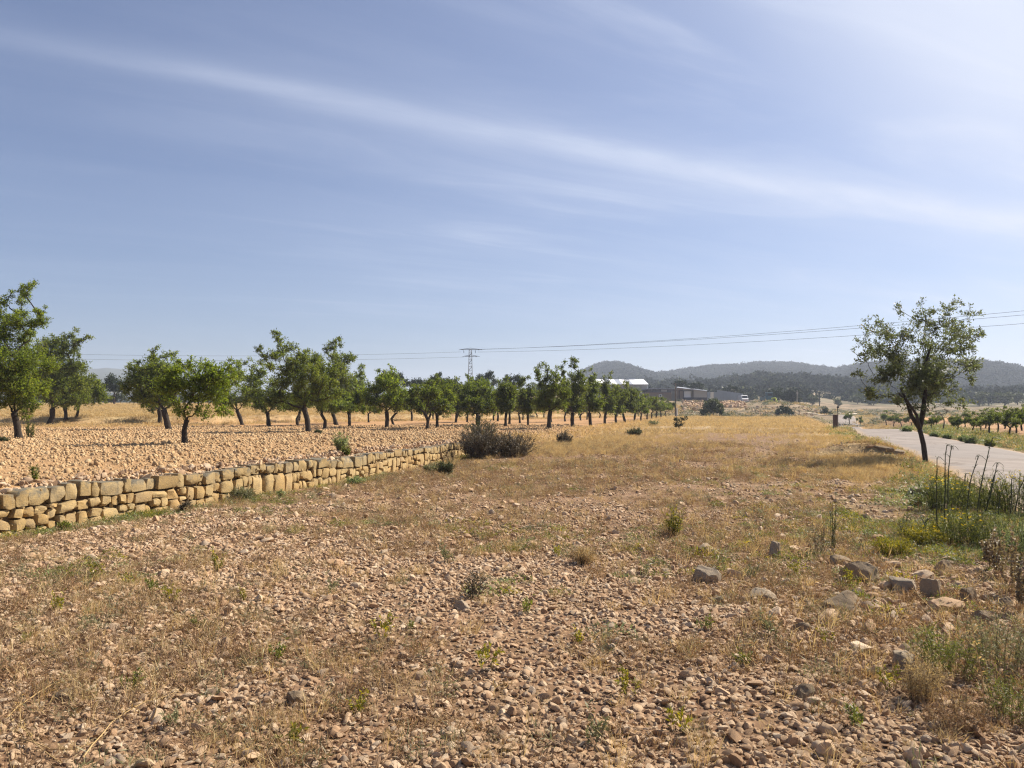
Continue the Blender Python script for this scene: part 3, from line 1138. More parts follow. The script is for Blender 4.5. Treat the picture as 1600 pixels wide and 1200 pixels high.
def curve_pts(a, b, sag, rg, n=5, wob=0.06):
    a, b = np.asarray(a, float), np.asarray(b, float)
    t = np.linspace(0, 1, n)[:, None]
    P = a * (1 - t) + b * t
    d = np.linalg.norm(b - a)
    P[:, 2] += (t[:, 0] * (1 - t[:, 0])) * sag * d
    off = rg.normal(size=(n, 3)) * wob * d
    off[0] = off[-1] = 0
    return P + off


def grow_tree(td, trunk, lobes, rg, leaf_len=0.09, leaf_w=0.034, cover=1.5, twig_r=0.006, limb_scale=1.0, twigs=True, skip_trunk_tube=False, limbs=()):
    """trunk: list of (x,y,z,r) up to the fork. lobes: (x,y,z,r,cover factor). Limbs run from the fork to the lobes, twigs fill the lobes, leaves sit on twigs"""
    T = np.array([t[:3] for t in trunk], float)
    R = np.array([t[3] for t in trunk], float)
    # bend-free resample with knots
    k = np.linspace(0, len(T) - 1, len(T) * 3 - 2)
    Ti = np.stack([np.interp(k, range(len(T)), T[:, i]) for i in range(3)], -1)
    Ri = np.interp(k, range(len(T)), R) * (1 + 0.10 * rg.normal(size=len(k)).clip(-1.2, 1.2))
    Ri[0] *= 1.25
    td.wood.tube(Ti, Ri, 9)
    fork, fr = T[-1], R[-1]
    nodes = [(fork, -1)]
    node_lobe = [-1]
    for lp in limbs:            # fixed limbs seen in the photograph
        prev = 0
        P = np.array([l[:3] for l in lp], float)
        td.wood.tube(np.vstack([fork[None], P]), np.r_[fr * 0.8, [l[3] for l in lp]], 7)
        for q in P:
            nodes.append((q, prev))
            node_lobe.append(-1)
            prev = len(nodes) - 1
    LB = np.array([l[:3] for l in lobes], float)
    order = np.argsort(np.linalg.norm(LB - fork, axis=1))
    parent = {}
    for i in order:
        c = LB[i]
        best, bj = 1e9, 0
        for j, (p, _) in enumerate(nodes):
            d = np.linalg.norm(c - p) + 0.35 * np.linalg.norm(p - fork) + (0.5 if c[2] < p[2] - 0.2 else 0)
            if d < best:
                best, bj = d, j
        nodes.append((c, bj))
        node_lobe.append(i)
        parent[len(nodes) - 1] = bj
    weight = np.zeros(len(nodes))
    for j in range(len(nodes) - 1, 0, -1):
        weight[j] += 1
        weight[nodes[j][1]] += weight[j]
    for j in range(1, len(nodes)):
        if node_lobe[j] < 0:
            continue
        a, b = nodes[nodes[j][1]][0], nodes[j][0]
        r0 = fr * 0.92 * limb_scale * (weight[j] / weight[0]) ** 0.46
        P = curve_pts(a, b, 0.12 * rg.uniform(-0.6, 1.2), rg, 5, 0.05)
        td.wood.tube(P, np.linspace(r0, max(r0 * 0.6, 0.008), 5), 6, False)
    for li, l in enumerate(lobes):
        c, r, cf = np.array(l[:3], float), l[3], l[4] if len(l) > 4 else 1.0
        area = leaf_len * leaf_w * 0.5 * 0.55
        nl = int(cover * cf * math.pi * r * r / area)
        if nl < 4:
            continue
        nt = max(3, int(nl / 16))
        d = rg.normal(size=(nt, 3))
        d /= np.linalg.norm(d, axis=1, keepdims=True)
        d[:, 2] = d[:, 2] * 0.9 + 0.22
        e = c + d * (r * rg.uniform(0.45, 1.15, nt))[:, None]
        a = c + (e - c) * rg.uniform(0.0, 0.45, nt)[:, None] + rg.normal(size=(nt, 3)) * r * 0.10
        if twigs:
            for q in range(0, nt, 2):
                td.wood.tube([a[q], (a[q] + e[q]) / 2 + rg.normal(size=3) * r * 0.05, e[q]], [twig_r * 1.4, twig_r, twig_r * 0.5], 3, False)
        ti = rg.integers(0, nt, nl)
        u = rg.random(nl) ** 0.8
        dirs = e[ti] - a[ti]
        P = a[ti] + dirs * u[:, None] + rg.normal(size=(nl, 3)) * leaf_len * 0.35
        D = dirs / np.maximum(np.linalg.norm(dirs, axis=1, keepdims=True), 1e-6) * 0.7 + rg.normal(size=(nl, 3)) * 0.7
        td.leaf.append(leaf_arrays(P, D, leaf_len, leaf_w, rg))
        tone = rg.uniform(-0.12, 0.12)
        td.rnd.append(np.repeat((rg.random(nl) * 0.9 + tone).clip(0, 1), 4))


def px_tree(name, label, cat, group, trunk_px, lobes_px, seed, leaf_m=None, bark=BARK, leaf_len=None, cover=1.5, depth=0.75, dbase=None, sparse_above=None, limbs_px=(), limb_scale=1.0, aspect=0.38, double=True, twigs=True, grow=1.0):
    """a tree measured off the photograph: the trunk's foot fixes the distance, everything else is metres from it"""
    rg = np.random.default_rng(seed)
    b = at(trunk_px[0][0], trunk_px[0][1]) if dbase is None else at_d(trunk_px[0][0], dbase)
    m = b.y / F

    def loc(px, py, dy=0.0):
        return ((px - trunk_px[0][0]) * m, dy, (EYE + (HOR - py) * m) - b.z)
    trunk = [(*loc(p[0], p[1], 0.1 * m * rg.normal() * (0 if i == 0 else 1)), p[2] * m) for i, p in enumerate(trunk_px)]
    trunk = [(*t[:3], t[3] * 0.78) for t in trunk]
    trunk[0] = (trunk[0][0], trunk[0][1], -0.12, trunk[0][3])
    xs = np.array([l[0] for l in lobes_px])
    half = max(12, (xs.max() - xs.min()) / 2) * m
    cx = xs.mean()
    lobes = []
    for l in lobes_px:
        k = 1 - min(1, abs(l[0] - cx) * m / (half * 1.15)) ** 2
        spread = depth * half * math.sqrt(max(k, 0.05))
        dy = rg.uniform(-1, 1) * spread * (1.0 if l[2] > 9 else 0.45)
        cf = l[3] if len(l) > 3 else 1.0
        lobes.append((*loc(l[0], l[1], dy), l[2] * m * 1.12 * (grow if cf < 1 else 1 + (grow - 1) * 0.35), cf / (grow if cf < 1 else 1)))
        if double and l[2] > 11:
            s2 = -np.sign(dy) * rg.uniform(0.5, 1) * spread
            lobes.append((*loc(l[0] + rg.normal() * 3, l[1] + rg.normal() * 3, s2), l[2] * m * 0.9, cf))
    ll = leaf_len or 0.088 * max(1.0, b.y / 30)
    td = TreeData()
    limbs = [[(*loc(q[0], q[1], q[3] if len(q) > 3 else 0), q[2] * m) for q in lp] for lp in limbs_px]
    grow_tree(td, trunk, lobes, rg, ll, ll * aspect, cover, 0.006 * max(1, b.y / 30), limb_scale, twigs, limbs=limbs)
    c, w = td.meshes(leaf_m or ALMOND, bark)
    root = empty(name, b)
    tag(root, label, cat, group)
    link("trunk", w, root)
    link("crown", c, root)
    return root


ORCHARD = "almond trees of the stony orchard"
HEROES = [
    # label, trunk (px, py, radius px), lobes (px, py, r)
    ("tall almond tree cut by the left edge with a shoot rising high above its crown",
     [(30, 685, 8), (27, 665, 7), (22, 645, 6.5)],
     [(-30, 600, 30), (0, 600, 30), (30, 590, 28), (50, 610, 22), (20, 560, 28), (-20, 555, 32), (50, 570, 20), (12, 525, 18), (-4, 500, 18), (30, 508, 15), (10, 482, 14), (45, 500, 12), (60, 491, 7), (22, 468, 8), (27, 452, 7), (40, 462, 7), (50, 452, 7), (56, 447, 4), (40, 522, 9), (-40, 520, 28), (-10, 632, 14), (48, 648, 10), (25, 622, 16), (10, 475, 8), (65, 488, 5)]),
    ("almond tree with a leafy arm pointing up to the right, second from the left edge",
     [(77, 665, 6.5), (82, 650, 5), (82, 638, 5)],
     [(70, 590, 20), (95, 580, 20), (110, 600, 18), (85, 556, 18), (108, 548, 12), (127, 536, 7), (139, 526, 4.5), (118, 541, 9), (75, 545, 13), (100, 536, 10), (120, 575, 14), (90, 612, 16), (62, 612, 14), (112, 526, 6), (88, 530, 5)]),
    ("small straight almond trunk third from the left edge under a merged crown",
     [(103, 658, 4), (103, 646, 3.4), (101, 636, 3.4)],
     [(105, 605, 16), (125, 600, 14), (86, 602, 13), (120, 582, 11), (100, 622, 10), (118, 618, 9)]),
    ("little leaning almond tree fourth from the left edge before the straw field",
     [(119, 652, 3), (122, 643, 2.6), (123, 634, 2.6)],
     [(140, 608, 13), (154, 612, 10), (126, 606, 12), (143, 597, 8), (160, 619, 6), (132, 622, 8), (156, 598, 5)]),
    ("almond tree with a thick trunk leaning left behind the forked tree",
     [(264, 671, 6.5), (260, 655, 5.5), (256, 640, 5.5)],
     [(215, 590, 16), (240, 580, 18), (262, 580, 16), (207, 577, 8), (240, 562, 9), (253, 556, 6), (268, 554, 6), (225, 605, 17), (250, 605, 18), (206, 605, 12), (278, 577, 10), (272, 600, 13), (232, 560, 5), (199, 573, 4), (238, 620, 12), (196, 610, 6)]),
    ("almond tree half hidden behind the thick leaning trunk with grey low suckers",
     [(250, 662, 4.5), (250, 650, 4), (249, 640, 4)],
     [(238, 634, 7), (234, 641, 5), (240, 612, 14), (222, 612, 11), (255, 600, 14)]),
    ("almond tree in the foreground of the orchard with trunk forked in three",
     [(289, 692, 6), (288, 672, 5), (292, 656, 4.6)],
     [(290, 600, 20), (315, 590, 18), (335, 600, 18), (272, 606, 16), (305, 576, 11), (280, 582, 12), (340, 582, 13), (355, 592, 12), (320, 615, 16), (345, 618, 13), (302, 622, 13), (300, 566, 4.5), (281, 566, 4), (328, 570, 4.5), (360, 577, 8), (262, 622, 8), (294, 572, 5)]),
    ("almond tree with leaning trunk right of the three-forked tree",
     [(379, 664, 4.2), (375, 652, 3.6), (370, 641, 3.4)],
     [(357, 602, 13), (375, 590, 12), (363, 578, 8), (385, 610, 13), (352, 622, 11), (393, 622, 9), (330, 572, 3.5), (372, 574, 5)]),
    ("almond tree with a wide fork left of the tallest middle tree",
     [(420, 666, 4.6), (419, 655, 3.8), (418, 645, 3.8)],
     [(397, 618, 13), (405, 600, 12), (412, 582, 10), (393, 592, 8), (391, 574, 4.5), (391, 562, 3), (418, 612, 11), (430, 600, 11), (440, 618, 11), (450, 622, 8), (420, 570, 6), (405, 625, 9)]),
    ("tallest almond tree in the middle of the orchard with an arm reaching up left",
     [(482, 675, 6.5), (480, 655, 5.5), (475, 638, 6)],
     [(450, 600, 16), (447, 580, 14), (445, 560, 12), (440, 545, 9), (433, 531, 7.5), (428, 522, 5.5), (436, 521, 4.5), (415, 560, 7.5), (410, 548, 5.5), (406, 544, 4), (404, 568, 4.5), (420, 574, 7), (465, 575, 16), (470, 557, 10), (458, 545, 7.5), (485, 567, 14), (480, 590, 18), (497, 577, 13), (500, 595, 15), (487, 610, 14), (515, 600, 12), (520, 582, 11), (528, 618, 10), (441, 620, 9), (427, 629, 6), (462, 618, 9), (495, 560, 6), (480, 550, 5)]),
    ("dense almond tree with upright tufts right of the tallest middle tree",
     [(526, 664, 4.4), (522, 652, 3.8), (518, 641, 3.8)],
     [(515, 590, 16), (530, 575, 14), (520, 560, 11), (514, 546, 6), (520, 535, 4.5), (530, 540, 4), (540, 560, 10), (550, 562, 5.5), (540, 590, 14), (535, 610, 14), (553, 600, 10), (515, 614, 12), (508, 550, 4), (502, 610, 9), (520, 545, 6)]),
    ("small almond tree tucked against the dense tufted tree",
     [(546, 662, 3), (546, 650, 2.8), (547, 641, 2.6)],
     [(545, 615, 13), (560, 602, 11), (560, 587, 8), (570, 610, 10), (536, 624, 8), (550, 630, 7), (564, 581, 3.5)]),
    ("broad almond tree before the largest dark pine with thin shoots on top",
     [(604, 668, 5), (605, 655, 4.4), (604, 643, 4.6)],
     [(600, 602, 16), (620, 606, 14), (585, 610, 12), (612, 592, 10), (592, 594, 6), (591, 579, 3), (601, 581, 2.8), (611, 577, 2), (630, 615, 10), (572, 620, 9), (610, 625, 14), (582, 628, 9), (640, 620, 7)]),
    ("almond tree on a short straight trunk left of the pylon",
     [(683, 668, 3.6), (683, 658, 3), (683, 650, 3)],
     [(680, 615, 15), (695, 611, 13), (670, 620, 12), (690, 630, 12), (665, 607, 8), (705, 621, 10), (678, 600, 6)]),
    ("slanting almond tree just left of the short straight trunk",
     [(667, 663, 2.8), (670, 654, 2.4), (673, 647, 2.4)],
     [(660, 625, 11), (673, 618, 11), (654, 634, 8), (668, 634, 9)]),
    ("many-limbed almond tree directly under the pylon",
     [(747, 664, 4.5), (747, 657, 4.2), (748, 650, 4.2)],
     [(735, 615, 15), (755, 612, 15), (770, 618, 12), (725, 625, 12), (745, 628, 13), (765, 631, 10), (745, 603, 9), (778, 625, 7), (732, 603, 5)]),
    ("pale-trunked almond tree between the pylon tree and the short straight trunk",
     [(712, 660, 2.8), (713, 652, 2.6), (714, 645, 2.6)],
     [(706, 624, 12), (716, 612, 12), (725, 629, 9), (712, 600, 6)]),
    ("slim almond tree behind the big dark shrub",
     [(790, 666, 3.2), (790, 655, 2.8), (791, 646, 2.8)],
     [(785, 615, 13), (796, 624, 13), (781, 630, 10), (801, 611, 10), (790, 602, 6)]),
    ("small forked almond tree right behind the end of the big dark shrub",
     [(825, 664, 2.6), (825, 655, 2.3), (825, 648, 2.3)],
     [(820, 620, 12), (832, 615, 11), (816, 631, 8), (813, 602, 6), (819, 593, 3.5), (833, 630, 8)]),
    ("big almond tree with a thick trunk at the start of the front row",
     [(858, 670, 5), (858, 655, 4.4), (860, 642, 4.4)],
     [(850, 620, 13), (865, 611, 15), (846, 602, 8), (840, 583, 5.5), (845, 575, 4), (837, 578, 3), (855, 579, 4), (856, 592, 7), (870, 592, 9), (865, 583, 4), (880, 615, 12), (846, 631, 10), (884, 601, 7), (872, 578, 3.5), (842, 592, 5)]),
    ("almond tree with the highest top tuft in the front row",
     [(895, 667, 4.4), (894, 655, 3.8), (895, 645, 4)],
     [(890, 615, 12), (905, 610, 13), (897, 592, 10), (895, 574, 5.5), (900, 564, 4), (893, 562, 3.2), (880, 583, 4.5), (876, 575, 3), (905, 586, 6.5), (910, 596, 8), (905, 629, 11), (886, 629, 10), (882, 600, 7)]),
    ("third almond tree of the front row, left of the white roof",
     [(923, 666, 3.6), (922, 655, 3.3), (921, 645, 3.3)],
     [(920, 620, 12), (930, 611, 10), (925, 594, 5.5), (931, 602, 6.5), (915, 630, 10), (934, 630, 10), (921, 600, 6), (928, 586, 3)]),
    ("fourth almond tree of the front row with a forked pair of top shoots",
     [(945, 664, 3), (945, 655, 2.7), (946, 646, 2.7)],
     [(945, 615, 11), (947, 599, 5), (952, 591, 3), (943, 591, 3), (955, 625, 10), (940, 629, 9), (946, 607, 7)]),
    ("fifth almond tree of the front row below the white roof",
     [(963, 663, 2.7), (962, 654, 2.4), (962, 646, 2.4)],
     [(962, 620, 11), (972, 625, 10), (960, 634, 8), (965, 609, 5), (955, 614, 6)]),
    ("curved almond trunk sixth in the front row below the white roof",
     [(978, 661, 2.7), (975, 653, 2.4), (973, 646, 2.4)],
     [(978, 620, 10), (986, 629, 9), (972, 634, 8), (990, 615, 6), (980, 606, 3.5), (970, 618, 7)]),
    ("seventh almond tree of the front row beside the shed corner",
     [(991, 658, 2.2), (992, 650, 2), (993, 644, 2)],
     [(990, 622, 9), (999, 626, 8), (986, 632, 7), (996, 614, 5)]),
]
for k, (lab, tr, lb) in enumerate(HEROES):
    rh = np.random.default_rng(5000 + k)
    xa, xb = min(l[0] for l in lb), max(l[0] for l in lb)
    cxm = (xa + xb) / 2
    hw = (xb - xa) / 2
    fy = tr[-1][1]
    big = 11 if k < 13 else 8
    lb = list(lb) + [(cxm + hw * u + rh.normal() * 2, fy - (1.1 + 0.5 * abs(u)) * big + rh.normal() * 2 + 3, big * rh.uniform(0.7, 1.0), 0.8) for u in (-0.72, -0.4, -0.1, 0.25, 0.5, 0.78)]
    # thin shoots round the outline
    for _ in range(12 if k < 13 else 6):
        l = lb[int(rh.integers(0, len(lb) - 6))]
        q = rh.uniform(-2.6, -0.5)
        ln = l[2] + rh.uniform(2, 7)
        lb.append((l[0] + ln * math.cos(q), l[1] + ln * math.sin(q), rh.uniform(2.2, 4.0), 1.0))
    px_tree("almond_tree", lab, "tree", ORCHARD, tr, lb, 1000 + k, ALMOND if k < 13 else ALMOND_FAR, cover=1.3 if k < 13 else 1.5, limb_scale=0.75, grow=1.5)

px_tree("almond_tree", "lone almond tree with a thin open crown standing at the road edge", "tree", None,
        [(1447, 723, 5.6), (1443, 695, 4.6), (1437, 671, 5.0)],
        [(1365, 590, 15), (1390, 580, 17), (1402, 603, 15), (1420, 590, 17), (1440, 600, 16), (1465, 590, 17), (1490, 580, 17), (1510, 572, 13), (1480, 605, 14), (1455, 618, 11, .8), (1425, 616, 11, .8),
         (1362, 614, 9), (1376, 618, 9), (1337, 582, 4), (1348, 585, 5), (1505, 595, 6), (1485, 622, 10), (1496, 632, 6), (1446, 638, 7, .6),
         (1375, 552, 14, .8), (1400, 547, 14, .8), (1430, 555, 15, .8), (1460, 550, 15, .7), (1490, 547, 15, .8), (1514, 545, 12, .8), (1363, 555, 9, .8), (1525, 520, 6, .7),
         (1365, 508, 7, .55), (1375, 522, 10, .5), (1400, 512, 8, .5), (1411, 486, 7, .5), (1420, 502, 10, .45), (1440, 491, 8, .45), (1445, 515, 13, .45), (1465, 507, 11, .45), (1457, 471, 4.5, .7), (1475, 481, 9, .5), (1486, 503, 10, .45),
         (1500, 525, 13, .5), (1520, 520, 9, .55), (1396, 527, 10, .5), (1408, 479, 4, .6), (1492, 500, 6, .6), (1527, 545, 6, .7), (1361, 500, 4, .6), *[(1440 + 82 * math.sqrt(f) * math.cos(q), 556 + 66 * math.sqrt(f) * math.sin(q), 11, .42) for f, q in zip(np.linspace(0.15, 1.05, 28), np.arange(28) * 2.4)], (1400, 628, 9, .5), (1422, 634, 9, .5), (1470, 630, 10, .5), (1490, 612, 10, .5), (1385, 632, 7, .5), (1440, 535, 12, .4), (1415, 530, 12, .45), (1470, 530, 12, .45), (1484, 476, 4, .6)],
        4242, ALMOND_SPARSE, cover=1.2, depth=0.9, grow=1.7, leaf_len=0.085, aspect=0.42, double=False, limb_scale=0.5,
        limbs_px=[[(1424, 650, 3.2), (1418, 630, 2.6), (1415, 605, 2.0, 0.3)], [(1442, 645, 4.0), (1446, 610, 3.0), (1445, 570, 2.3), (1450, 540, 1.6, -0.2)], [(1424, 648, 2.2, -0.3), (1408, 628, 1.8, -0.4), (1392, 616, 1.4, -0.5)]])


def proto_tree(seed, h, leaf_m, leaf_len, young=False, cover=1.5, width=0.42):
    rg = np.random.default_rng(seed)
    td = TreeData()
    fz = h * (0.30 if not young else 0.34)
    tr = [(0, 0, -0.12, 0.036 * h), (rg.normal() * 0.02 * h, rg.normal() * 0.02 * h, fz * 0.55, 0.030 * h), (rg.normal() * 0.03 * h, rg.normal() * 0.03 * h, fz, 0.030 * h)]
    lobes = []
    for _ in range(13):
        a, q = rg.uniform(0, 6.28), math.sqrt(rg.random())
        rad = width * h * q
        z = h * rg.uniform(0.45, 0.80) * (1 - 0.12 * q)
        lobes.append((rad * math.cos(a), rad * math.sin(a), z, h * rg.uniform(0.11, 0.17)))
    for _ in range(5):
        a, q = rg.uniform(0, 6.28), rg.random() * 0.7
        lobes.append((width * h * q * math.cos(a), width * h * q * math.sin(a), h * rg.uniform(0.86, 0.97), h * rg.uniform(0.035, 0.07)))
    grow_tree(td, tr, lobes, rg, leaf_len, leaf_len * 0.42, cover, 0.008, 1.0, twigs=False)
    return td.meshes(leaf_m, BARK)


PROTO = [proto_tree(50 + k, 3.4, ALMOND_FAR, 0.17, cover=2.2) for k in range(6)]
FARROW = "almond trees in the deeper rows of the orchard"


def place(pair, p, s, rz, name, label, cat, group, sz=None):
    r = empty(name, p, rz)
    r.scale = (s, s, sz or s)
    tag(r, label, cat, group)
    link("trunk", pair[1], r)
    link("crown", pair[0], r)
    return r


def deeper_rows():
    rg = np.random.default_rng(3)
    spots = [(1001, 656), (1011, 655), (1018, 654), (1025, 653), (1033, 651), (1040, 649)]
    for i, (px, py) in enumerate(spots):
        p = at_d(px, [92, 100, 108, 116, 124, 134][i])
        place(PROTO[i % 6], p, 0.98 * rg.uniform(0.9, 1.08), rg.uniform(0, 6.28), "almond_tree", "small almond tree in the distant end of the front row", "tree", "almond trees at the far end of the front row")
    # deeper rows parallel to the front row, seven metres apart
    u = Vector((0.262, 0.965, 0))
    v = Vector((-0.965, 0.262, 0))
    o = Vector((2.1, 44, 0))
    for row in range(1, 6):
        for k in range(-1, 13):
            q = o + v * (row * 7.6) + u * (k * 7.6 + (row % 2) * 2.5)
            x, y = q.x + rg.normal() * 0.7, q.y + rg.normal() * 0.7
            if y > np.interp(x, BANK[:, 0], BANK[:, 1]) - 2 or y < 47 or abs(x) > y * 0.7 + 4:
                continue
            px = 800 + F * x / y
            if px < 430 or rg.random() < 0.06:
                continue
            place(PROTO[int(rg.integers(0, 6))], Vector((x, y, h1(x, y))), rg.uniform(0.78, 1.02), rg.uniform(0, 6.28), "almond_tree", "almond tree standing deep in the orchard behind the front trees", "tree", FARROW)


deeper_rows()

YOUNG = [proto_tree(80 + k, 2.4, ALMOND_FAR, 0.13, True, 1.9, 0.42) for k in range(5)]
RIGHT = [(1327, 664, 20), (1345, 666, 15), (1385, 666, 24), (1397, 668, 22), (1409, 669, 21), (1424, 669, 22), (1436, 670, 22), (1454, 675, 29), (1463, 668, 22), (1495, 677, 27), (1491, 670, 22), (1508, 669, 26), (1521, 678, 33), (1532, 677, 30), (1547, 682, 42), (1559, 678, 40), (1578, 684, 45), (1588, 677, 38), (1597, 673, 40), (1612, 683, 44), (1630, 676, 40), (1655, 688, 48), (1570, 670, 34), (1540, 669, 30)]
for i, (px, py, hp) in enumerate(RIGHT):
    p = at(px, py)
    h = hp * p.y / F
    place(YOUNG[i % 5], p, h / 2.35, 1.7 * i, "almond_tree", "young almond tree in the small plot beyond the road", "tree", "young almond trees beyond the road")
# one of them is bare
rg0 = np.random.default_rng(9)
td = TreeData()
grow_tree(td, [(0, 0, -0.1, 0.05), (0.05, 0, 0.4, 0.04), (0.1, 0, 0.7, 0.035)], [(-0.3, 0, 1.3, 0.25), (0.35, 0.1, 1.35, 0.25), (0.1, -0.2, 1.6, 0.22), (0.0, 0.25, 1.2, 0.2)], rg0, 0.09, 0.03, 0.22)
cw = td.meshes(DRYTWIG, PINEBARK)
place(cw, at(1473, 677), 1.0, 0, "almond_tree", "almost bare brown young tree among the green ones beyond the road", "tree", None)


def far_tree(name, label, cat, d, lobes_px, seed, leaf_m=PINE, trunk_px=None, group=None, leaf=None, cover=1.7, base_z=None):
    rg = np.random.default_rng(seed)
    cx = sum(l[0] for l in lobes_px) / len(lobes_px)
    p = at_d(cx, d)
    m = d / F
    low = max(l[1] + l[2] for l in lobes_px)
    lz = EYE + (HOR - low) * m - p.z
    hz = EYE + (HOR - min(l[1] for l in lobes_px)) * m - p.z
    half = max((max(l[0] for l in lobes_px) - min(l[0] for l in lobes_px)) / 2, 5) * m
    lobes = []
    for l in lobes_px:
        for s in (-1, 1, 0):
            lobes.append(((l[0] - cx) * m + rg.normal() * 1.0 * m, s * half * rg.uniform(0.3, 0.75), EYE + (HOR - l[1]) * m - p.z + rg.normal() * 1.0 * m - (0.5 * m if s else 0), l[2] * m * (0.85 if s else 1)))
    td = TreeData()
    ll = leaf or 0.0024 * d
    fz = max(0.25, min(lz, hz * 0.6))
    rt = min(0.25, 0.05 + 0.03 * hz)
    grow_tree(td, [(0, 0, -0.2, rt * 1.2), (0.1 * rt, 0, fz * 0.5, rt), (0.2 * rt, 0, fz, rt * 0.9)], lobes, rg, ll, ll * 0.45, cover, 0.02, 0.9, twigs=False)
    c, w = td.meshes(leaf_m, PINEBARK)
    r = empty(name, p)
    tag(r, label, cat, group)
    link("trunk", w, r)
    link("crown", c, r)
    return r


PG = "dark pines rising behind the orchard"
far_tree("pine_tree", "dark round pine at far left before the pale distant hill", "tree", 150, [(175, 594, 9), (185, 601, 7), (166, 603, 7), (176, 608, 9), (190, 610, 6)], 1, group=PG)
far_tree("pine_tree", "largest dark pine, rounded, behind the broad almond tree", "tree", 140, [(605, 593, 12), (622, 591, 11), (595, 602, 9), (634, 600, 7), (612, 604, 12)], 2, group=PG)
far_tree("pine_tree", "low dark pine beside the grey roof behind the orchard", "tree", 160, [(646, 598, 6), (655, 597, 7), (664, 601, 5), (650, 606, 6)], 3, group=PG)
far_tree("pine_tree", "dark pine with a rounded knob on top left of the pylon", "tree", 150, [(685, 588, 6.5), (679, 596, 8), (694, 597, 8), (688, 606, 10), (705, 604, 6)], 4, group=PG)
far_tree("pine_tree", "lower dark pine just left of the pylon foot", "tree", 155, [(709, 598, 7), (718, 603, 7), (703, 605, 7), (726, 608, 6)], 5, group=PG)
far_tree("pine_tree", "domed dark pine just right of the pylon", "tree", 150, [(750, 593, 9), (764, 589, 8.5), (742, 600, 8), (772, 598, 6), (757, 602, 9), (734, 604, 6)], 6, group=PG)
far_tree("pine_tree", "flat-topped dark pine farther right of the pylon", "tree", 150, [(795, 594, 9), (808, 592, 8), (786, 601, 7), (815, 599, 6), (800, 605, 10)], 7, group=PG)
far_tree("pine_tree", "dark tree with spreading top behind the open shed", "tree", 250, [(1060, 599, 5), (1068, 599, 4.5), (1062, 604, 5)], 8)
far_tree("pine_tree", "dark rounded tree over the roof of the open shed", "tree", 252, [(1083, 602, 5.5), (1090, 603, 5), (1097, 606, 4.5), (1078, 604, 4)], 9)
far_tree("pine_tree", "dark low tree behind the grey metal fence", "tree", 250, [(1140, 607, 5), (1149, 608, 5), (1157, 611, 4), (1133, 610, 4)], 10)
far_tree("pine_tree", "dark broad tree behind the teal lorry cab", "tree", 245, [(1206, 614, 7), (1215, 613, 7), (1210, 622, 9), (1222, 620, 7), (1200, 620, 5)], 11)
far_tree("pine_tree", "dark square-looking tree left of the slim yard pole", "tree", 243, [(1236, 612, 7), (1243, 615, 7), (1238, 623, 9), (1230, 621, 8), (1245, 625, 6)], 12)
far_tree("pine_tree", "single rounded green pine before the yard at the end of the straw field", "tree", 139, [(1113, 629, 7), (1105, 634, 7), (1121, 635, 7), (1113, 640, 10), (1102, 643, 6), (1124, 643, 6), (1113, 632, 8), (1098, 645, 4), (1128, 645, 4)], 13, OLIVE)
far_tree("bush", "wide dark bush at the far right end of the straw field", "bush", 150, [(1225, 640, 6), (1218, 644, 6), (1232, 645, 6), (1225, 647, 6), (1214, 648, 4), (1236, 648, 4)], 14, PINE)
far_tree("bush", "small dark bush beside the pale far track", "bush", 172, [(1290, 642, 4.5), (1286, 646, 4), (1294, 646, 4)], 15, PINE)
px_tree("bush", "dark green bush in front of the concrete-footed pole", "bush", None, [(1061, 673, 1.5), (1061, 670, 1.3), (1061, 667, 1.3)],
        [(1058, 657, 5), (1066, 655, 4), (1056, 664, 5), (1064, 663, 5), (1071, 654, 2.5), (1055, 655, 3)], 77, PINE, leaf_len=0.12, cover=1.3)

# hedge of bushes beyond the straw field
HB = []
for k in range(4):
    rg = np.random.default_rng(600 + k)
    td = TreeData()
    grow_tree(td, [(0, 0, -0.2, 0.1), (0, 0, 0.3, 0.09), (0, 0, 0.5, 0.08)], [(rg.uniform(-1.2, 1.2), rg.uniform(-0.9, 0.9), rg.uniform(0.6, 2.0), rg.uniform(0.5, 0.9)) for _ in range(8)], rg, 0.34, 0.15, 1.3, 0.02, 1.5, twigs=False)
    HB.append(td.meshes(PINE if k % 2 else OLIVE, PINEBARK))
rg = np.random.default_rng(17)
for px in list(range(-60, 240, 17)) + list(range(240, 900, 26)):
    p = at_d(px + rg.normal() * 5, rg.uniform(158, 185))
    place(HB[int(rg.integers(0, 4))], p, rg.uniform(0.7, 1.5), rg.uniform(0, 6), "bush", "dark hedge bush along the far side of the straw field", "bush", "hedge bushes beyond the straw field", rg.uniform(0.6, 1.2))
for px, d, s in ((1340, 330, 1.6), (1365, 320, 1.4), (1395, 340, 1.7), (1425, 335, 1.5), (1450, 330, 1.8), (1480, 310, 1.5), (1500, 320, 1.9), (1530, 310, 2.0), (1545, 318, 2.2), (1570, 305, 2.0), (1590, 318, 1.8), (1615, 300, 2.0), (1640, 305, 2.1), (1310, 300, 1.2), (1270, 290, 1.3)):
    p = at_d(px, d)
    place(HB[int(px) % 4], p, s * 1.15, px * 0.1, "bush", "dark bush at the foot of the hills behind the right-hand plot", "bush", "bushes at the foot of the hills")


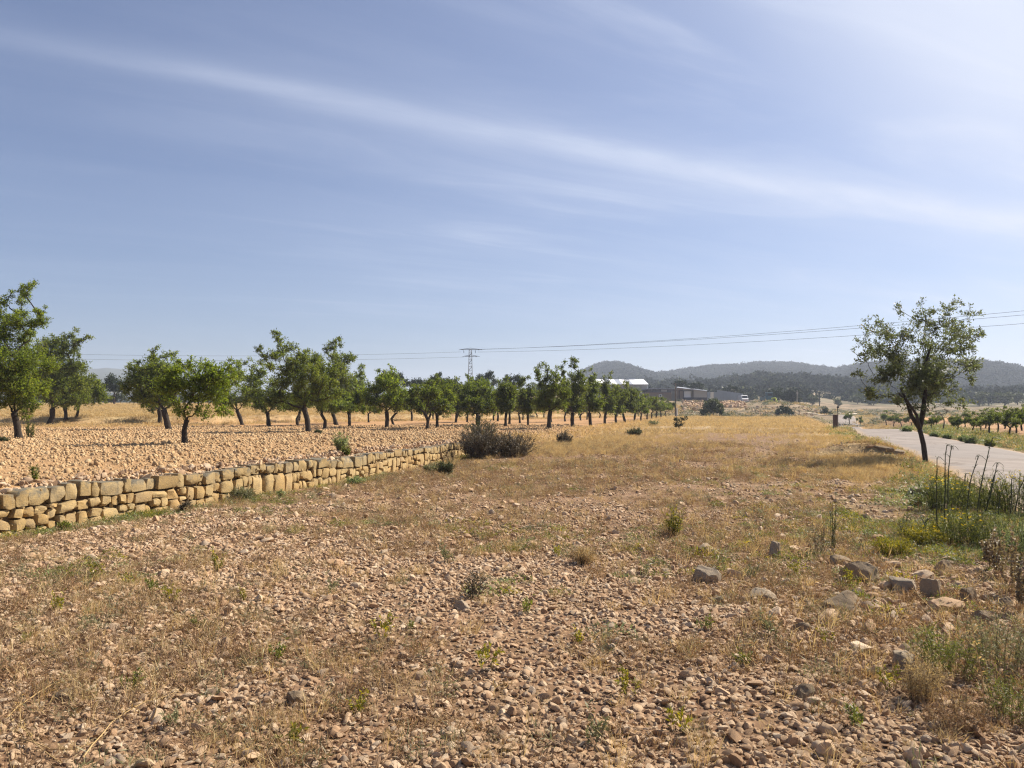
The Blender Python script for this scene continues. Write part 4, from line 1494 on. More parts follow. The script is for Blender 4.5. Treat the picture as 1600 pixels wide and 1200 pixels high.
# scrub and pines on the hills: nobody could count them
def hill_scrub():
    protos = []
    for k in range(5):
        rg = np.random.default_rng(900 + k)
        m = 70
        d = rg.normal(size=(m, 3))
        d /= np.linalg.norm(d, axis=1, keepdims=True)
        P = d * rg.uniform(0.45, 1.0, (m, 1)) * np.array([1, 1, [0.7, 0.9, 0.6, 1.0, 0.8][k]]) + np.array([0, 0, 0.55])
        V = leaf_arrays(P, d + rg.normal(size=(m, 3)) * 0.7, 0.62, 0.42, rg, 0.3)
        protos.append(mesh("scrub", V, np.arange(len(V)).reshape(-1, 4), SCRUB, False, {"rnd": np.repeat(rg.random(m), 4)}))
    n = 130000
    a = np.radians(np.where(RNG.random(n) < 0.8, RNG.uniform(2, 40, n), RNG.uniform(-44, 2, n)))
    r = np.sqrt(RNG.uniform(330 ** 2, 1650 ** 2, n))
    x, y = r * np.sin(a), r * np.cos(a)
    f = fbm(x * 0.010, y * 0.010, 91, 4)
    f2 = fbm(x * 0.05, y * 0.05, 95, 3)
    zz = H(x, y)
    ok = (zz > 3.6) & (r > 340) & (RNG.random(n) < np.clip(0.26 + 1.6 * f + 1.3 * f2 + 0.62 * sstep(r, 650, 950), 0.02, 1))
    x, y, zz = x[ok], y[ok], zz[ok]
    n = len(x)
    s = np.exp(RNG.normal(math.log(1.9), 0.4, n)).clip(0.8, 4.2)
    S = s[:, None] * RNG.uniform(0.8, 1.2, (n, 3))
    R = np.zeros((n, 3))
    R[:, 2] = RNG.uniform(0, 6.28, n)
    scatter("hill_scrub", np.stack([x, y, zz], -1), R, S, RNG.integers(0, 5, n), protos)


hill_scrub()


# ------------------------------------------------------------------ low plants
def blades(rg, n, rad, length, width, spread, lean=(0, 0)):
    a = rg.uniform(0, 6.283, n)
    q = np.sqrt(rg.random(n)) * rad
    P = np.stack([q * np.cos(a), q * np.sin(a), np.full(n, -0.01)], -1)
    D = np.stack([np.cos(a) * spread * rg.random(n) + rg.normal(size=n) * 0.22 + lean[0], np.sin(a) * spread * rg.random(n) + rg.normal(size=n) * 0.22 + lean[1], np.full(n, 1.0)], -1)
    return P, D


def tuft_mesh(name, seed, n, rad, length, width, spread, mat):
    rg = np.random.default_rng(seed)
    P, D = blades(rg, n, rad, length, width, spread)
    ln = length * rg.uniform(0.45, 1.1, n)
    V = []
    D /= np.linalg.norm(D, axis=1, keepdims=True)
    # two folded pieces so that a blade bends over
    V1 = leaf_arrays(P, D, length * 0.75, width, rg, 0.1)
    tip = P + D * length * 0.5
    D2 = D + np.stack([rg.normal(size=n) * 0.55, rg.normal(size=n) * 0.55, -0.25 * np.ones(n)], -1)
    V2 = leaf_arrays(tip, D2, length * 0.55, width * 0.75, rg, 0.1)
    V = np.concatenate([V1, V2])
    r = np.repeat(rg.random(n), 4)
    return mesh(name, V, np.arange(len(V)).reshape(-1, 4), mat, False, {"rnd": np.r_[r, r]})


def litter_mesh(name, seed, n, R, hh, ln, wd, mat):
    """a flattened tangle of dry stems and leaves"""
    rg = np.random.default_rng(seed)
    a = rg.uniform(0, 6.283, n)
    q = np.sqrt(rg.random(n)) * R
    z = rg.random(n) ** 1.6 * hh * (1 - (q / R) ** 2 * 0.7)
    P = np.stack([q * np.cos(a), q * np.sin(a), z], -1)
    D = rg.normal(size=(n, 3))
    D[:, 2] = np.abs(D[:, 2]) * 0.75 + 0.1
    V = leaf_arrays(P, D, ln, wd, rg, 0.2)
    return mesh(name, V, np.arange(len(V)).reshape(-1, 4), mat, False, {"rnd": np.repeat(rg.random(n), 4)})


def yaw_rot(n, tilt=0.15):
    return np.stack([RNG.normal(size=n) * tilt, RNG.normal(size=n) * tilt, RNG.uniform(0, 6.28, n)], -1)


def field_litter():
    protos = [litter_mesh("dry_litter", 10 + k, 85, 0.13, 0.065, 0.042, 0.0065, LITTER) for k in range(4)]
    protos += [litter_mesh("dry_litter", 20 + k, 60, 0.09, 0.11, 0.055, 0.005, LITTER if k else GREYHERB) for k in range(2)]
    protos += [tuft_mesh("dry_stalks", 25 + k, 9, 0.06, 0.17, 0.0045, 0.5, STRAW if k % 2 else LITTER) for k in range(4)]
    x, y = sector_points(64000, 2.4, 36, 43, 1.2)
    dens = np.clip(0.17 + 0.32 * sstep(y, 5, 12) + 1.5 * fbm(x * 0.33, y * 0.33, 131, 4) + 0.9 * fbm(x * 1.4, y * 1.4, 135, 2), 0.04, 1)
    xw, rc = zone(x, y)
    ok = (x > xw + 0.12) & (x < rc - 2.3) & (RNG.random(len(x)) < dens)
    x, y = x[ok], y[ok]
    n = len(x)
    s = RNG.uniform(0.45, 1.0, n) * (1 + 0.6 * sstep(y, 12, 30))
    S = np.stack([s, s, s * RNG.uniform(0.6, 1.5, n)], -1)
    scatter("dry_undergrowth", np.stack([x, y, H(x, y) - 0.005], -1), yaw_rot(n), S, RNG.integers(0, len(protos), n), protos)


def straw_grass():
    near = [tuft_mesh("straw_tuft", 30 + k, 36, 0.10, 0.24, 0.006, 0.5, STRAW) for k in range(4)]
    far = [tuft_mesh("straw_tuft", 40 + k, 22, 0.30, 0.30, 0.022, 0.45, STRAW) for k in range(4)]
    # thin clumps all over the stony field, thick behind it and along the road
    x, y = sector_points(60000, 2.6, 46, 43, 1.35)
    xw, rc = zone(x, y)
    t = rc - x
    nz = fbm(x * 0.25, y * 0.25, 151, 4)
    dens = 0.03 + 0.25 * np.clip(fbm(x * 0.6, y * 0.6, 155, 3) - 0.15, 0, 1) + 0.70 * sstep(y + 9 * nz, 32, 58) + 0.9 * np.exp(-((t - 3.6) / 1.7) ** 2) * sstep(y, 14, 19)
    dens += 0.6 * np.exp(-((x - xw - 2.0) / 2.5) ** 2) * sstep(y, 24, 28)
    ok = (x > xw + 0.15) & (t > 2.2) & (RNG.random(len(x)) < dens * np.clip(0.75 + nz, 0.2, 1))
    x, y = x[ok], y[ok]
    n = len(x)
    s = RNG.uniform(0.45, 1.15, n) * (0.55 + 0.45 * sstep(y, 10, 24))
    scatter("straw_grass", np.stack([x, y, H(x, y) - 0.01], -1), yaw_rot(n), np.stack([s, s, s * RNG.uniform(0.7, 1.2, n)], -1), RNG.integers(0, 4, n), near)
    x, y = sector_points(90000, 32, 185, 42, 1.1)
    xw, rc = zone(x, y)
    yb = np.interp(x, BANK[:, 0], BANK[:, 1])
    inf = (x > xw) & (x < rc - 2.6) & (y < 138)
    back = (x < xw) & (y > yb - 1.0) & (x < 40)
    edge = (x < xw) & (x > xw - 2.5) & (y < yb)
    foot = (x < xw) & (y > yb - 12) & (RNG.random(len(x)) < 0.3)
    ver = (x > rc + 2.6) & (x < rc + 6.0) & (RNG.random(len(x)) < 0.5)
    nz = fbm(x * 0.12, y * 0.12, 161, 4)
    ok = (inf & (RNG.random(len(x)) < np.clip(0.40 + 1.3 * nz + 0.3 * sstep(y, 60, 110), 0.05, 1) * sstep(y, 30, 62))) | back | (edge & (RNG.random(len(x)) < 0.4)) | foot | ver
    x, y = x[ok], y[ok]
    n = len(x)
    s = RNG.uniform(0.5, 1.1, n) * (1 + 0.0 * y)
    S = np.stack([s * (1 + y / 130), s * (1 + y / 130), s * RNG.uniform(0.6, 1.15, n)], -1)
    scatter("straw_field", np.stack([x, y, H(x, y) - 0.01], -1), yaw_rot(n), S, RNG.integers(0, 4, n), far)


def verge_weeds():
    protos = [litter_mesh("verge_weed", 70 + k, 110, 0.22, 0.26, 0.075, 0.016, [HERB, PALEHERB, GREYHERB, YELLOWWEED][k % 4]) for k in range(6)]
    n = 6000
    y = RNG.uniform(12, 110, n)
    rc = np.interp(y, ROADC[:, 0], ROADC[:, 1])
    x = rc + np.where(RNG.random(n) < 0.72, 2.5 + np.abs(RNG.normal(size=n)) * 1.6, 0)
    nr = x == rc
    x = np.where(nr, rc - 2.5 - np.abs(RNG.normal(size=n)) * 0.7, x)
    keep = (np.abs(x) < y * 0.8) & (RNG.random(n) < np.where(nr, np.where(y < 17, 1.0, 0.22), np.clip(0.8 + fbm(x * .3, y * .3, 5, 2), 0.2, 1)))
    x, y = x[keep], y[keep]
    n = len(x)
    s = RNG.uniform(0.45, 1.2, n) * (1 + y / 120)
    scatter("verge_weeds", np.stack([x, y, H(x, y) - 0.01], -1), yaw_rot(n), np.stack([s, s, s * RNG.uniform(0.5, 1.1, n)], -1), RNG.integers(0, 6, n), protos)


def green_patches():
    """low green growth in the corner of the field by the road and along the wall's foot"""
    protos = [litter_mesh("green_cover", 90 + k, 90, 0.14, 0.10, 0.045, 0.010, [HERB, GREYHERB, PALEHERB, HERB, YELLOWWEED][k]) for k in range(5)]
    xs, ys = [], []
    n = 5500
    x = RNG.normal(6.3, 1.9, n)
    y = RNG.normal(10.0, 2.9, n)
    rc = np.interp(y, ROADC[:, 0], ROADC[:, 1])
    ok = (x < rc - 2.2) & (y > 4) & (x > 1.5) & (RNG.random(n) < np.clip(0.5 + 1.4 * fbm(x * .7, y * .7, 44, 3), 0.03, 1) * np.clip((x / y - 0.25) / 0.3, 0, 1))
    xs.append(x[ok]); ys.append(y[ok])
    n = 1500
    s = RNG.uniform(0, WD[-1], n)
    wx, wy = np.interp(s, WD, WX), np.interp(s, WD, WY)
    o = np.abs(RNG.normal(0.05, 0.35, n)) + 0.05
    ok = RNG.random(n) < np.clip(0.25 + 1.3 * fbm(s * 0.6, s * 0, 46, 3), 0.02, 1)
    xs.append((wx + 0.93 * o)[ok]); ys.append((wy - 0.36 * o)[ok])
    x, y = sector_points(3800, 3, 22, 42, 1.1)
    xw, rc = zone(x, y)
    ok = (x > xw + 0.2) & (x < rc - 2.2) & (fbm(x * .5, y * .5, 48, 3) > 0.36)
    xs.append(x[ok]); ys.append(y[ok])
    x, y = np.concatenate(xs), np.concatenate(ys)
    n = len(x)
    s = RNG.uniform(0.45, 1.1, n)
    scatter("green_cover", np.stack([x, y, H(x, y) - 0.005], -1), yaw_rot(n), np.stack([s, s, s * RNG.uniform(0.5, 1.2, n)], -1), RNG.integers(0, 5, n), protos)


field_litter()
straw_grass()
verge_weeds()
green_patches()


# ------------------------------------------------------------------ shrubs and single plants
def shrub_data(seed, R, hh, stems, per, ll, lw, leaf_m, stem_m, stem_r=0.005, up_=0.9, bare=0.2, base=0.42, droop=0.0, sub=3):
    rg = np.random.default_rng(seed)
    wood = MB()
    LV, rn = [], []
    for k in range(stems):
        a = rg.uniform(0, 6.283)
        q = math.sqrt(rg.random())
        e = np.array([math.cos(a) * R * q, math.sin(a) * R * q, hh * rg.uniform(0.5, 1.12) * (1 - 0.45 * q * q * up_)])
        b = np.array([e[0] * base, e[1] * base, -0.02])
        t = np.linspace(0, 1, 5)[:, None]
        P = b * (1 - t) + e * t
        P[:, :2] -= (t * (1 - t)) * e[None, :2] * 0.4
        P += rg.normal(size=P.shape) * 0.02 * hh * t
        if droop:
            P[-1, 2] -= droop * hh
        wood.tube(P, np.linspace(stem_r, stem_r * 0.35, 5), 3, False)
        segs = [P]
        for _ in range(sub):
            i = rg.integers(1, 4)
            d = rg.normal(size=3)
            d[2] = abs(d[2]) + 0.6
            d /= np.linalg.norm(d)
            ln = hh * rg.uniform(0.15, 0.35)
            Q = np.array([P[i], P[i] + d * ln * 0.5 + rg.normal(size=3) * 0.01, P[i] + d * ln])
            wood.tube(Q, [stem_r * 0.6, stem_r * 0.4, stem_r * 0.2], 3, False)
            segs.append(Q)
        for S in segs:
            n = max(1, int(per * (1 if len(S) == 5 else 0.6)))
            u = (bare + (1 - bare) * rg.random(n)) * (len(S) - 1)
            i = np.minimum(u.astype(int), len(S) - 2)
            f = (u - i)[:, None]
            p = S[i] * (1 - f) + S[i + 1] * f
            d = (S[i + 1] - S[i])
            d = d / np.linalg.norm(d, axis=1, keepdims=True) * 0.6 + rg.normal(size=(n, 3)) * 0.6
            LV.append(leaf_arrays(p, d, ll, lw, rg))
            rn.append(np.repeat(rg.random(n), 4))
    V = np.concatenate(LV)
    return (mesh("foliage", V, np.arange(len(V)).reshape(-1, 4), leaf_m, False, {"rnd": np.concatenate(rn)}), wood.mesh("stems", stem_m))


STEMWOOD = rough_mat("stem_wood", (0.07, 0.05, 0.03), (0.14, 0.105, 0.065), 20, 0.9, 0.3, 0.01)
STEMSTRAW = rough_mat("stem_straw", (0.32, 0.21, 0.09), (0.46, 0.32, 0.15), 20, 0.9, 0.2, 0.01)
STEMGREEN = rough_mat("stem_green", (0.035, 0.042, 0.018), (0.075, 0.085, 0.035), 20, 0.8, 0.2, 0.01)


def shrub(name, label, cat, px, py, wpx, hpx, seed, stems, per, leaf_m, stem_m, lpx=2.6, aspect=0.25, group=None, **kw):
    p = at(px, py)
    m = p.y / F
    f, s = shrub_data(seed, wpx * m / 2, hpx * m, stems, per, lpx * m, lpx * m * aspect, leaf_m, stem_m, kw.pop("stem_r", 0.45 * m), **kw)
    r = empty(name, p, 0)
    tag(r, label, cat, group)
    link("stems", s, r)
    link("foliage", f, r)
    return r


shrub("dry_shrub", "big dark dry shrub with a green crown at the end of the stone wall", "shrub", 752, 716, 92, 56, 1, 170, 20, DRYTWIG, STEMWOOD, 4, 0.2, up_=1.0, base=0.45)
shrub("dry_shrub", "greyer half of the big dry shrub, twiggy and brown, right of the green crown", "shrub", 800, 713, 92, 44, 2, 130, 16, DRYTWIG, STEMWOOD, 4, 0.18, up_=1.0, base=0.45)
shrub("green_shrub", "green leafy shrub growing through the top of the big dry shrub", "shrub", 750, 704, 52, 50, 3, 50, 16, OLIVE, STEMWOOD, 4, 0.3, up_=0.5, base=0.5)
shrub("dry_shrub", "small dark twiggy shrub in straw right of the big dry shrub", "shrub", 882, 695, 28, 22, 4, 50, 16, DRYTWIG, STEMWOOD, 3, 0.2)
shrub("low_shrub", "low dark shrub at the orchard edge below the fourth front-row tree", "shrub", 992, 682, 30, 14, 5, 46, 14, OLIVE, STEMWOOD, 3, 0.25)
shrub("low_shrub", "faint grey shrub in the straw between the low dark shrub and the round bush", "shrub", 1020, 666, 20, 9, 6, 30, 12, GREYHERB, STEMWOOD, 3, 0.25)
shrub("cushion_shrub", "grey-green rounded cushion plant before the end of the wall", "plant", 697, 742, 34, 22, 7, 80, 22, OLIVE, STEMWOOD, 3, 0.22, up_=0.6)
shrub("cushion_shrub", "flatter pale grey plant left of the rounded cushion before the wall end", "plant", 673, 738, 26, 14, 8, 50, 18, GREYHERB, STEMWOOD, 3, 0.22)
shrub("pale_plant", "pale green feathery plant standing on the top of the wall", "plant", 533, 706, 28, 30, 9, 26, 16, PALEHERB, STEMGREEN, 4, 0.25, up_=0.2, bare=0.5)
shrub("dark_plant", "dark green plant at the wall's edge below the pale feathery one", "plant", 540, 712, 20, 14, 10, 36, 14, HERB, STEMGREEN, 3, 0.3)
shrub("pale_plant", "pale grey-green tuft at the foot of the wall's middle", "plant", 557, 758, 34, 14, 11, 50, 16, PALEHERB, STEMGREEN, 3, 0.25)
shrub("pale_plant", "small pale green plant at the foot of the wall under the leaning cap stones", "plant", 440, 778, 18, 13, 12, 26, 14, PALEHERB, STEMGREEN, 3, 0.25)
shrub("dry_plant", "wide dry brown weed growing against the foot of the wall", "plant", 375, 782, 60, 22, 13, 70, 18, GREYHERB, STEMWOOD, 4, 0.18)
shrub("dark_plant", "dark tuft at the foot of the wall where cap stones are missing", "plant", 290, 800, 22, 18, 14, 40, 16, DRYTWIG, STEMWOOD, 4, 0.2)
shrub("green_plant", "green plant at the foot of the left part of the wall", "plant", 100, 830, 22, 16, 15, 30, 14, HERB, STEMGREEN, 4, 0.28)
shrub("green_plant", "thin green plant on the terrace edge near the left end of the wall", "plant", 54, 752, 12, 24, 16, 12, 12, HERB, STEMGREEN, 4, 0.3, up_=0.1)
shrub("sapling", "pale suckers sprouting beside the tall left almond trunk", "plant", 45, 684, 18, 26, 17, 16, 12, HERB, STEMGREEN, 3, 0.3, up_=0.1)
shrub("low_plant", "low weed right of the tallest middle almond trunk", "plant", 497, 678, 16, 7, 18, 26, 12, OLIVE, STEMGREEN, 2.6, 0.3)
shrub("low_plant", "dark low weed at the left photo edge below the tall almond", "plant", 4, 690, 20, 8, 19, 26, 12, OLIVE, STEMGREEN, 2.6, 0.3)
shrub("green_plant", "bright green upright plant alone in the middle of the stony field", "plant", 1053, 838, 36, 46, 20, 20, 14, YELLOWWEED, STEMGREEN, 5, 0.26, up_=0.2)
shrub("dry_plant", "dark dried plant with seed spikes right of the field's centre line", "plant", 740, 938, 44, 44, 21, 16, 18, DRYTWIG, STEMWOOD, 5, 0.3, up_=0.2, bare=0.4)
shrub("straw_tuft", "dense straw tuft in the middle distance of the stony field", "grass tuft", 912, 882, 44, 24, 22, 120, 10, STRAW, STEMSTRAW, 6, 0.1, up_=0.3)
shrub("twig_plant", "leafless dark twiggy plant behind the boulders", "plant", 1282, 868, 40, 52, 23, 12, 7, DRYTWIG, STEMWOOD, 4, 0.2, up_=0.2, bare=0.3)
shrub("twig_plant", "thin upright green-stemmed plant beside the leafless twigs", "plant", 1302, 862, 24, 84, 24, 9, 9, OLIVE, STEMGREEN, 4, 0.2, up_=0.1)
shrub("dry_plant", "thin dry weed between the twigs and the tall dark stalks", "plant", 1412, 840, 30, 42, 25, 14, 8, GREYHERB, STEMWOOD, 4, 0.15, up_=0.2)
shrub("green_plant", "small green rosette on bare ground left of the tall dark stalks", "plant", 1432, 792, 24, 16, 26, 24, 14, HERB, STEMGREEN, 4, 0.3)
# roadside cushions beyond the road
for i, (px, py, w, h, lab) in enumerate([(1517, 695, 24, 14, "round pale green cushion bush on the far roadside, largest of its row"), (1546, 699, 18, 12, "round green cushion bush on the far roadside right of the largest"), (1505, 690, 16, 9, "small pale bush just left of the largest roadside cushion"),
                                         (1417, 676, 20, 10, "pale bush on the far roadside left of the lone almond trunk"), (1460, 684, 18, 9, "low pale bush on the far roadside right of the lone almond trunk"), (1480, 687, 16, 9, "low yellowish bush on the far roadside between two pale cushions")]):
    shrub("cushion_bush", lab, "bush", px, py, w, h, 40 + i, 50, 16, PALEHERB if i != 1 else HERB, STEMGREEN, 2.6, 0.3, up_=0.7)

# thick green growth by the road with yellow flowers
GROW = [(1475, 800, 70, 60, "feathery green bush behind the tall dark stalks, farthest left", HERB), (1530, 800, 80, 62, "feathery green bush in the middle of the roadside thicket", HERB), (1590, 805, 70, 74, "feathery green bush at the right photo edge of the roadside thicket", HERB),
        (1500, 850, 80, 56, "green bush with yellow flowers in front of the tall stalks", HERB), (1560, 862, 90, 72, "darker green bush among dried seed spikes", HERB), (1440, 852, 60, 34, "low yellow-flowered green plant at the left end of the thicket", YELLOWWEED),
        (1610, 880, 80, 90, "tall loose green bush cut by the right photo edge", PALEHERB), (1395, 866, 50, 26, "low yellow-green plant right behind the largest boulder", YELLOWWEED)]
for i, (px, py, w, h, lab, m) in enumerate(GROW):
    shrub("green_bush", lab, "bush", px, py, w * 1.35, h, 60 + i, 75, 22, m, STEMGREEN, 5.0, 0.13, up_=0.5, bare=0.1, base=0.7)
    if i in (0, 1, 3, 5, 2):
        p = at(px, py)
        mm = p.y / F
        rg = np.random.default_rng(700 + i)
        n = 26
        a = rg.uniform(0, 6.28, n)
        q = np.sqrt(rg.random(n))
        C = np.stack([np.cos(a) * q * w * mm * 0.48, np.sin(a) * q * w * mm * 0.48, h * mm * (0.72 + 0.3 * rg.random(n)) * (1 - 0.35 * q * q)], -1)
        P = np.repeat(C, 5, 0)
        D = rg.normal(size=(n * 5, 3))
        D[:, 2] = np.abs(D[:, 2]) * 0.5
        V = leaf_arrays(P, D, 2.6 * mm, 1.9 * mm, rg, 0.1)
        root = [o for o in COL.objects if o.get("label") == lab][0]
        link("flower", mesh("flower", V, np.arange(len(V)).reshape(-1, 4), FLOWER, False, {"rnd": np.repeat(rg.random(n * 5), 4)}), root)["kind"] = "stuff"
BR = [(1480, 1060, 90, 80, "grey-green herb bush in the lower right, left of its group", HERB), (1560, 1050, 110, 100, "larger grey-green herb bush near the lower right photo corner", GREYHERB), (1590, 1130, 110, 90, "green herb bush in the lowest right corner", HERB), (1500, 1140, 90, 56, "reddish dry herb bush below the grey-green ones", LITTER), (1440, 1100, 50, 84, "upright straw-coloured herb with seed spikes left of the grey-green bushes", STRAW)]
for i, (px, py, w, h, lab, m) in enumerate(BR):
    shrub("herb_bush", lab, "bush", px, py, w * 1.3, h, 80 + i, 46, 22, m, STEMWOOD, 7, 0.13, up_=0.6, bare=0.15, base=0.6)
SP = [(1560, 905, 30, 70, "dried seed-spike plant left of its cluster at the right edge"), (1580, 930, 34, 96, "tallest dried seed-spike plant at the right photo edge"), (1595, 960, 30, 90, "dried seed-spike plant lowest at the right photo edge"), (1545, 890, 26, 60, "dried seed-spike plant in front of the darker green bush")]
for i, (px, py, w, h, lab) in enumerate(SP):
    shrub("seed_spike_plant", lab, "plant", px, py, w, h, 90 + i, 9, 60, SEEDHEAD, STEMSTRAW, 5, 0.7, up_=0.1, bare=0.35, sub=0)

# yellow-green sprigs scattered among the stones
WEEDS = [(150, 905), (240, 925), (265, 945), (135, 920), (340, 893), (430, 1035), (455, 1180), (268, 1140), (905, 1010), (640, 985), (600, 1000), (520, 930), (90, 960), (205, 1080), (980, 1090), (1205, 1000), (1290, 1010), (1160, 1040), (1330, 920), (1010, 900), (870, 870), (1100, 985), (760, 1050), (700, 880), (380, 940), (310, 985), (40, 1010), (1175, 905), (1240, 900), (820, 960), (1060, 1150), (930, 1165), (560, 1120), (1340, 1140), (1390, 1080)]
wp = [shrub_data(800 + k, 0.10, 0.20, 6, 13, 0.040, 0.012, [YELLOWWEED, HERB, YELLOWWEED, GREYHERB][k], STEMGREEN, 0.0022, up_=0.1, bare=0.3, sub=1) for k in range(4)]
rg = np.random.default_rng(31)
for i, (px, py) in enumerate(WEEDS):
    p = at(px, py)
    s = rg.uniform(0.55, 1.15) * min(1.0, 0.62 + p.y / 24)
    f, st = wp[i % 4]
    r = empty("weed", p, rg.uniform(0, 6.28))
    r.scale = (s, s, s)
    tag(r, "small yellow-green weed sprig growing between the stones of the field", "weed", "weed sprigs among the field stones")
    link("stems", st, r)
    link("foliage", f, r)

# tall dark stalks
STK = [((1468, 852), (1463, 790), (1458, 716), "dark stalk leaning left, first of the tall stalks"), ((1476, 824), (1474, 760), (1475, 694), "straight dark stalk whose tip bends right, second of the tall stalks"), ((1483, 818), (1482, 760), (1487, 698), "dark stalk with a hooked drooping tip, third of the tall stalks"),
       ((1515, 832), (1513, 775), (1530, 716), "dark stalk curving right with forked dry tip"), ((1526, 812), (1532, 750), (1552, 684), "tallest slender dark stalk leaning far right"), ((1537, 806), (1545, 770), (1562, 724), "dark stalk with a small hooked tip right of the tallest"),
       ((1511, 800), (1511, 770), (1513, 742), "short dark stalk between the left and right stalk groups"), ((1541, 800), (1546, 770), (1550, 736), "short straight dark stalk beside the hooked one"), ((1562, 812), (1563, 790), (1566, 770), "short dark stalk near the yellow flowers on the right"),
       ((1574, 822), (1578, 790), (1584, 750), "dark stalk topped by small buds near the right edge"), ((1586, 820), (1590, 780), (1597, 736), "dark stalk topped by pale buds at the right edge"), ((1446, 845), (1446, 825), (1444, 808), "shortest dark stalk left of the tall ones"),
       ((1452, 850), (1452, 830), (1454, 812), "short dark stalk beside the shortest one")]
for i, (a, b, c, lab) in enumerate(STK):
    p = at(*a)
    m = p.y / F
    rg = np.random.default_rng(900 + i)
    q = [np.zeros(3), np.array([(b[0] - a[0]) * m, rg.normal() * 0.04, (a[1] - b[1]) * m]), np.array([(c[0] - a[0]) * m, rg.normal() * 0.08, (a[1] - c[1]) * m])]
    t = np.linspace(0, 1, 9)[:, None]
    P = q[0] * (1 - t) ** 2 + (2 * q[1] - 0.5 * (q[0] + q[2])) * 2 * t * (1 - t) + q[2] * t ** 2
    hh = P[-1, 2]
    P += rg.normal(size=P.shape) * 0.006 * t
    mb = MB().tube(P, np.linspace(1.15 * m, 0.55 * m, 9), 6)
    root = empty("tall_stalk", p)
    tag(root, lab, "stalk")
    tip = P[-1]
    for k in range(3 if i in (1, 2, 3, 5) else 1):
        d = rg.uniform(-1, 1) if k else 1.0
        D = [tip + np.array([d * s * 9 * m, rg.normal() * 0.01, (s * 6 - s * s * 9) * m]) for s in np.linspace(0, 1.2, 5)]
        mb.tube(D, np.linspace(0.6 * m, 0.25 * m, 5), 4)
    for k in range(4):
        j = rg.integers(3, 8)
        d = rg.normal(size=3)
        d[2] = abs(d[2]) + 0.8
        d /= np.linalg.norm(d)
        mb.tube([P[j], P[j] + d * 0.06], [0.4 * m, 0.2 * m], 4)
    o = mb.build("stem", STALK, root)
    n = 46
    j = rg.integers(3, 9, n)
    V = leaf_arrays(P[j] + rg.normal(size=(n, 3)) * 0.012, rg.normal(size=(n, 3)) + np.array([0, 0, 0.5]), 2.2 * m, 1.0 * m, rg)
    link("bud", mesh("bud", V, np.arange(len(V)).reshape(-1, 4), GREYHERB if i in (9, 10) else OLIVE, False, {"rnd": np.repeat(rg.random(n), 4)}), root)

# long dry stems lying across the stones
LIE = [((1385, 880), (1440, 950), (1500, 1012), 22, "long bent straw stem arching over the stones right of centre"), ((1525, 940), (1533, 1000), (1535, 1150), 40, "upright reddish dry stem before the grey-green bushes"), ((10, 1130), (90, 1080), (170, 1075), 14, "pale dry stem lying in the lower left corner"), ((130, 1195), (200, 1130), (290, 1090), 30, "pale dry stem rising to the right in the lower left"),
       ((95, 1200), (40, 1160), (35, 1100), 26, "pale dry stem leaning left in the lower left corner"), ((235, 1135), (238, 1100), (242, 1050), 30, "thin reddish upright stem left of the bare patch"), ((30, 1160), (100, 1190), (160, 1160), 16, "curled straw stem nearest the lower left corner")]
for i, (a, b, c, hpx, lab) in enumerate(LIE):
    pa = at(*a)
    m = pa.y / F
    pts = []
    for k, s in enumerate(np.linspace(0, 1, 10)):
        qx = a[0] * (1 - s) ** 2 + (2 * b[0] - 0.5 * (a[0] + c[0])) * 2 * s * (1 - s) + c[0] * s * s
        qy = a[1] * (1 - s) ** 2 + (2 * b[1] - 0.5 * (a[1] + c[1])) * 2 * s * (1 - s) + c[1] * s * s
        if i in (1, 5):
            pts.append(((c[0] if i == 1 else a[0]) * 0 + (qx - a[0]) * m, 0, 0))
        g = at(qx, min(qy, 1199)) if i not in (1, 5) else None
        if g is not None:
            pts.append((g.x - pa.x, g.y - pa.y, g.z - pa.z + 0.02 + hpx * m * math.sin(math.pi * s) * 0.35))
    if i in (1, 5):
        foot = c if i == 1 else a
        head = a if i == 1 else c
        pa = at(*foot)
        m = pa.y / F
        pts = [((head[0] - foot[0]) * m * s + 0.02 * math.sin(5 * s), 0.03 * s, (foot[1] - head[1]) * m * s) for s in np.linspace(0, 1, 10)]
    root = empty("fallen_straw", pa)
    tag(root, lab, "dry stem")
    mb = MB().tube(pts, np.linspace(0.0035, 0.0014, 10), 5)
    P = np.array(pts)
    rg = np.random.default_rng(950 + i)
    for k in range(7):
        j = rg.integers(3, 9)
        d = rg.normal(size=3)
        d[2] = abs(d[2])
        d /= np.linalg.norm(d)
        mb.tube([P[j], P[j] + d * rg.uniform(0.03, 0.10)], [0.0014, 0.0007], 3)
    mb.build("stem", STEMSTRAW, root)
    n = 60
    j = rg.integers(4, 10, n)
    V = leaf_arrays(P[j] + rg.normal(size=(n, 3)) * 0.015, rg.normal(size=(n, 3)), 0.022, 0.006, rg)
    link("seed_head", mesh("seed_head", V, np.arange(len(V)).reshape(-1, 4), STRAW, False, {"rnd": np.repeat(rg.random(n), 4)}), root)


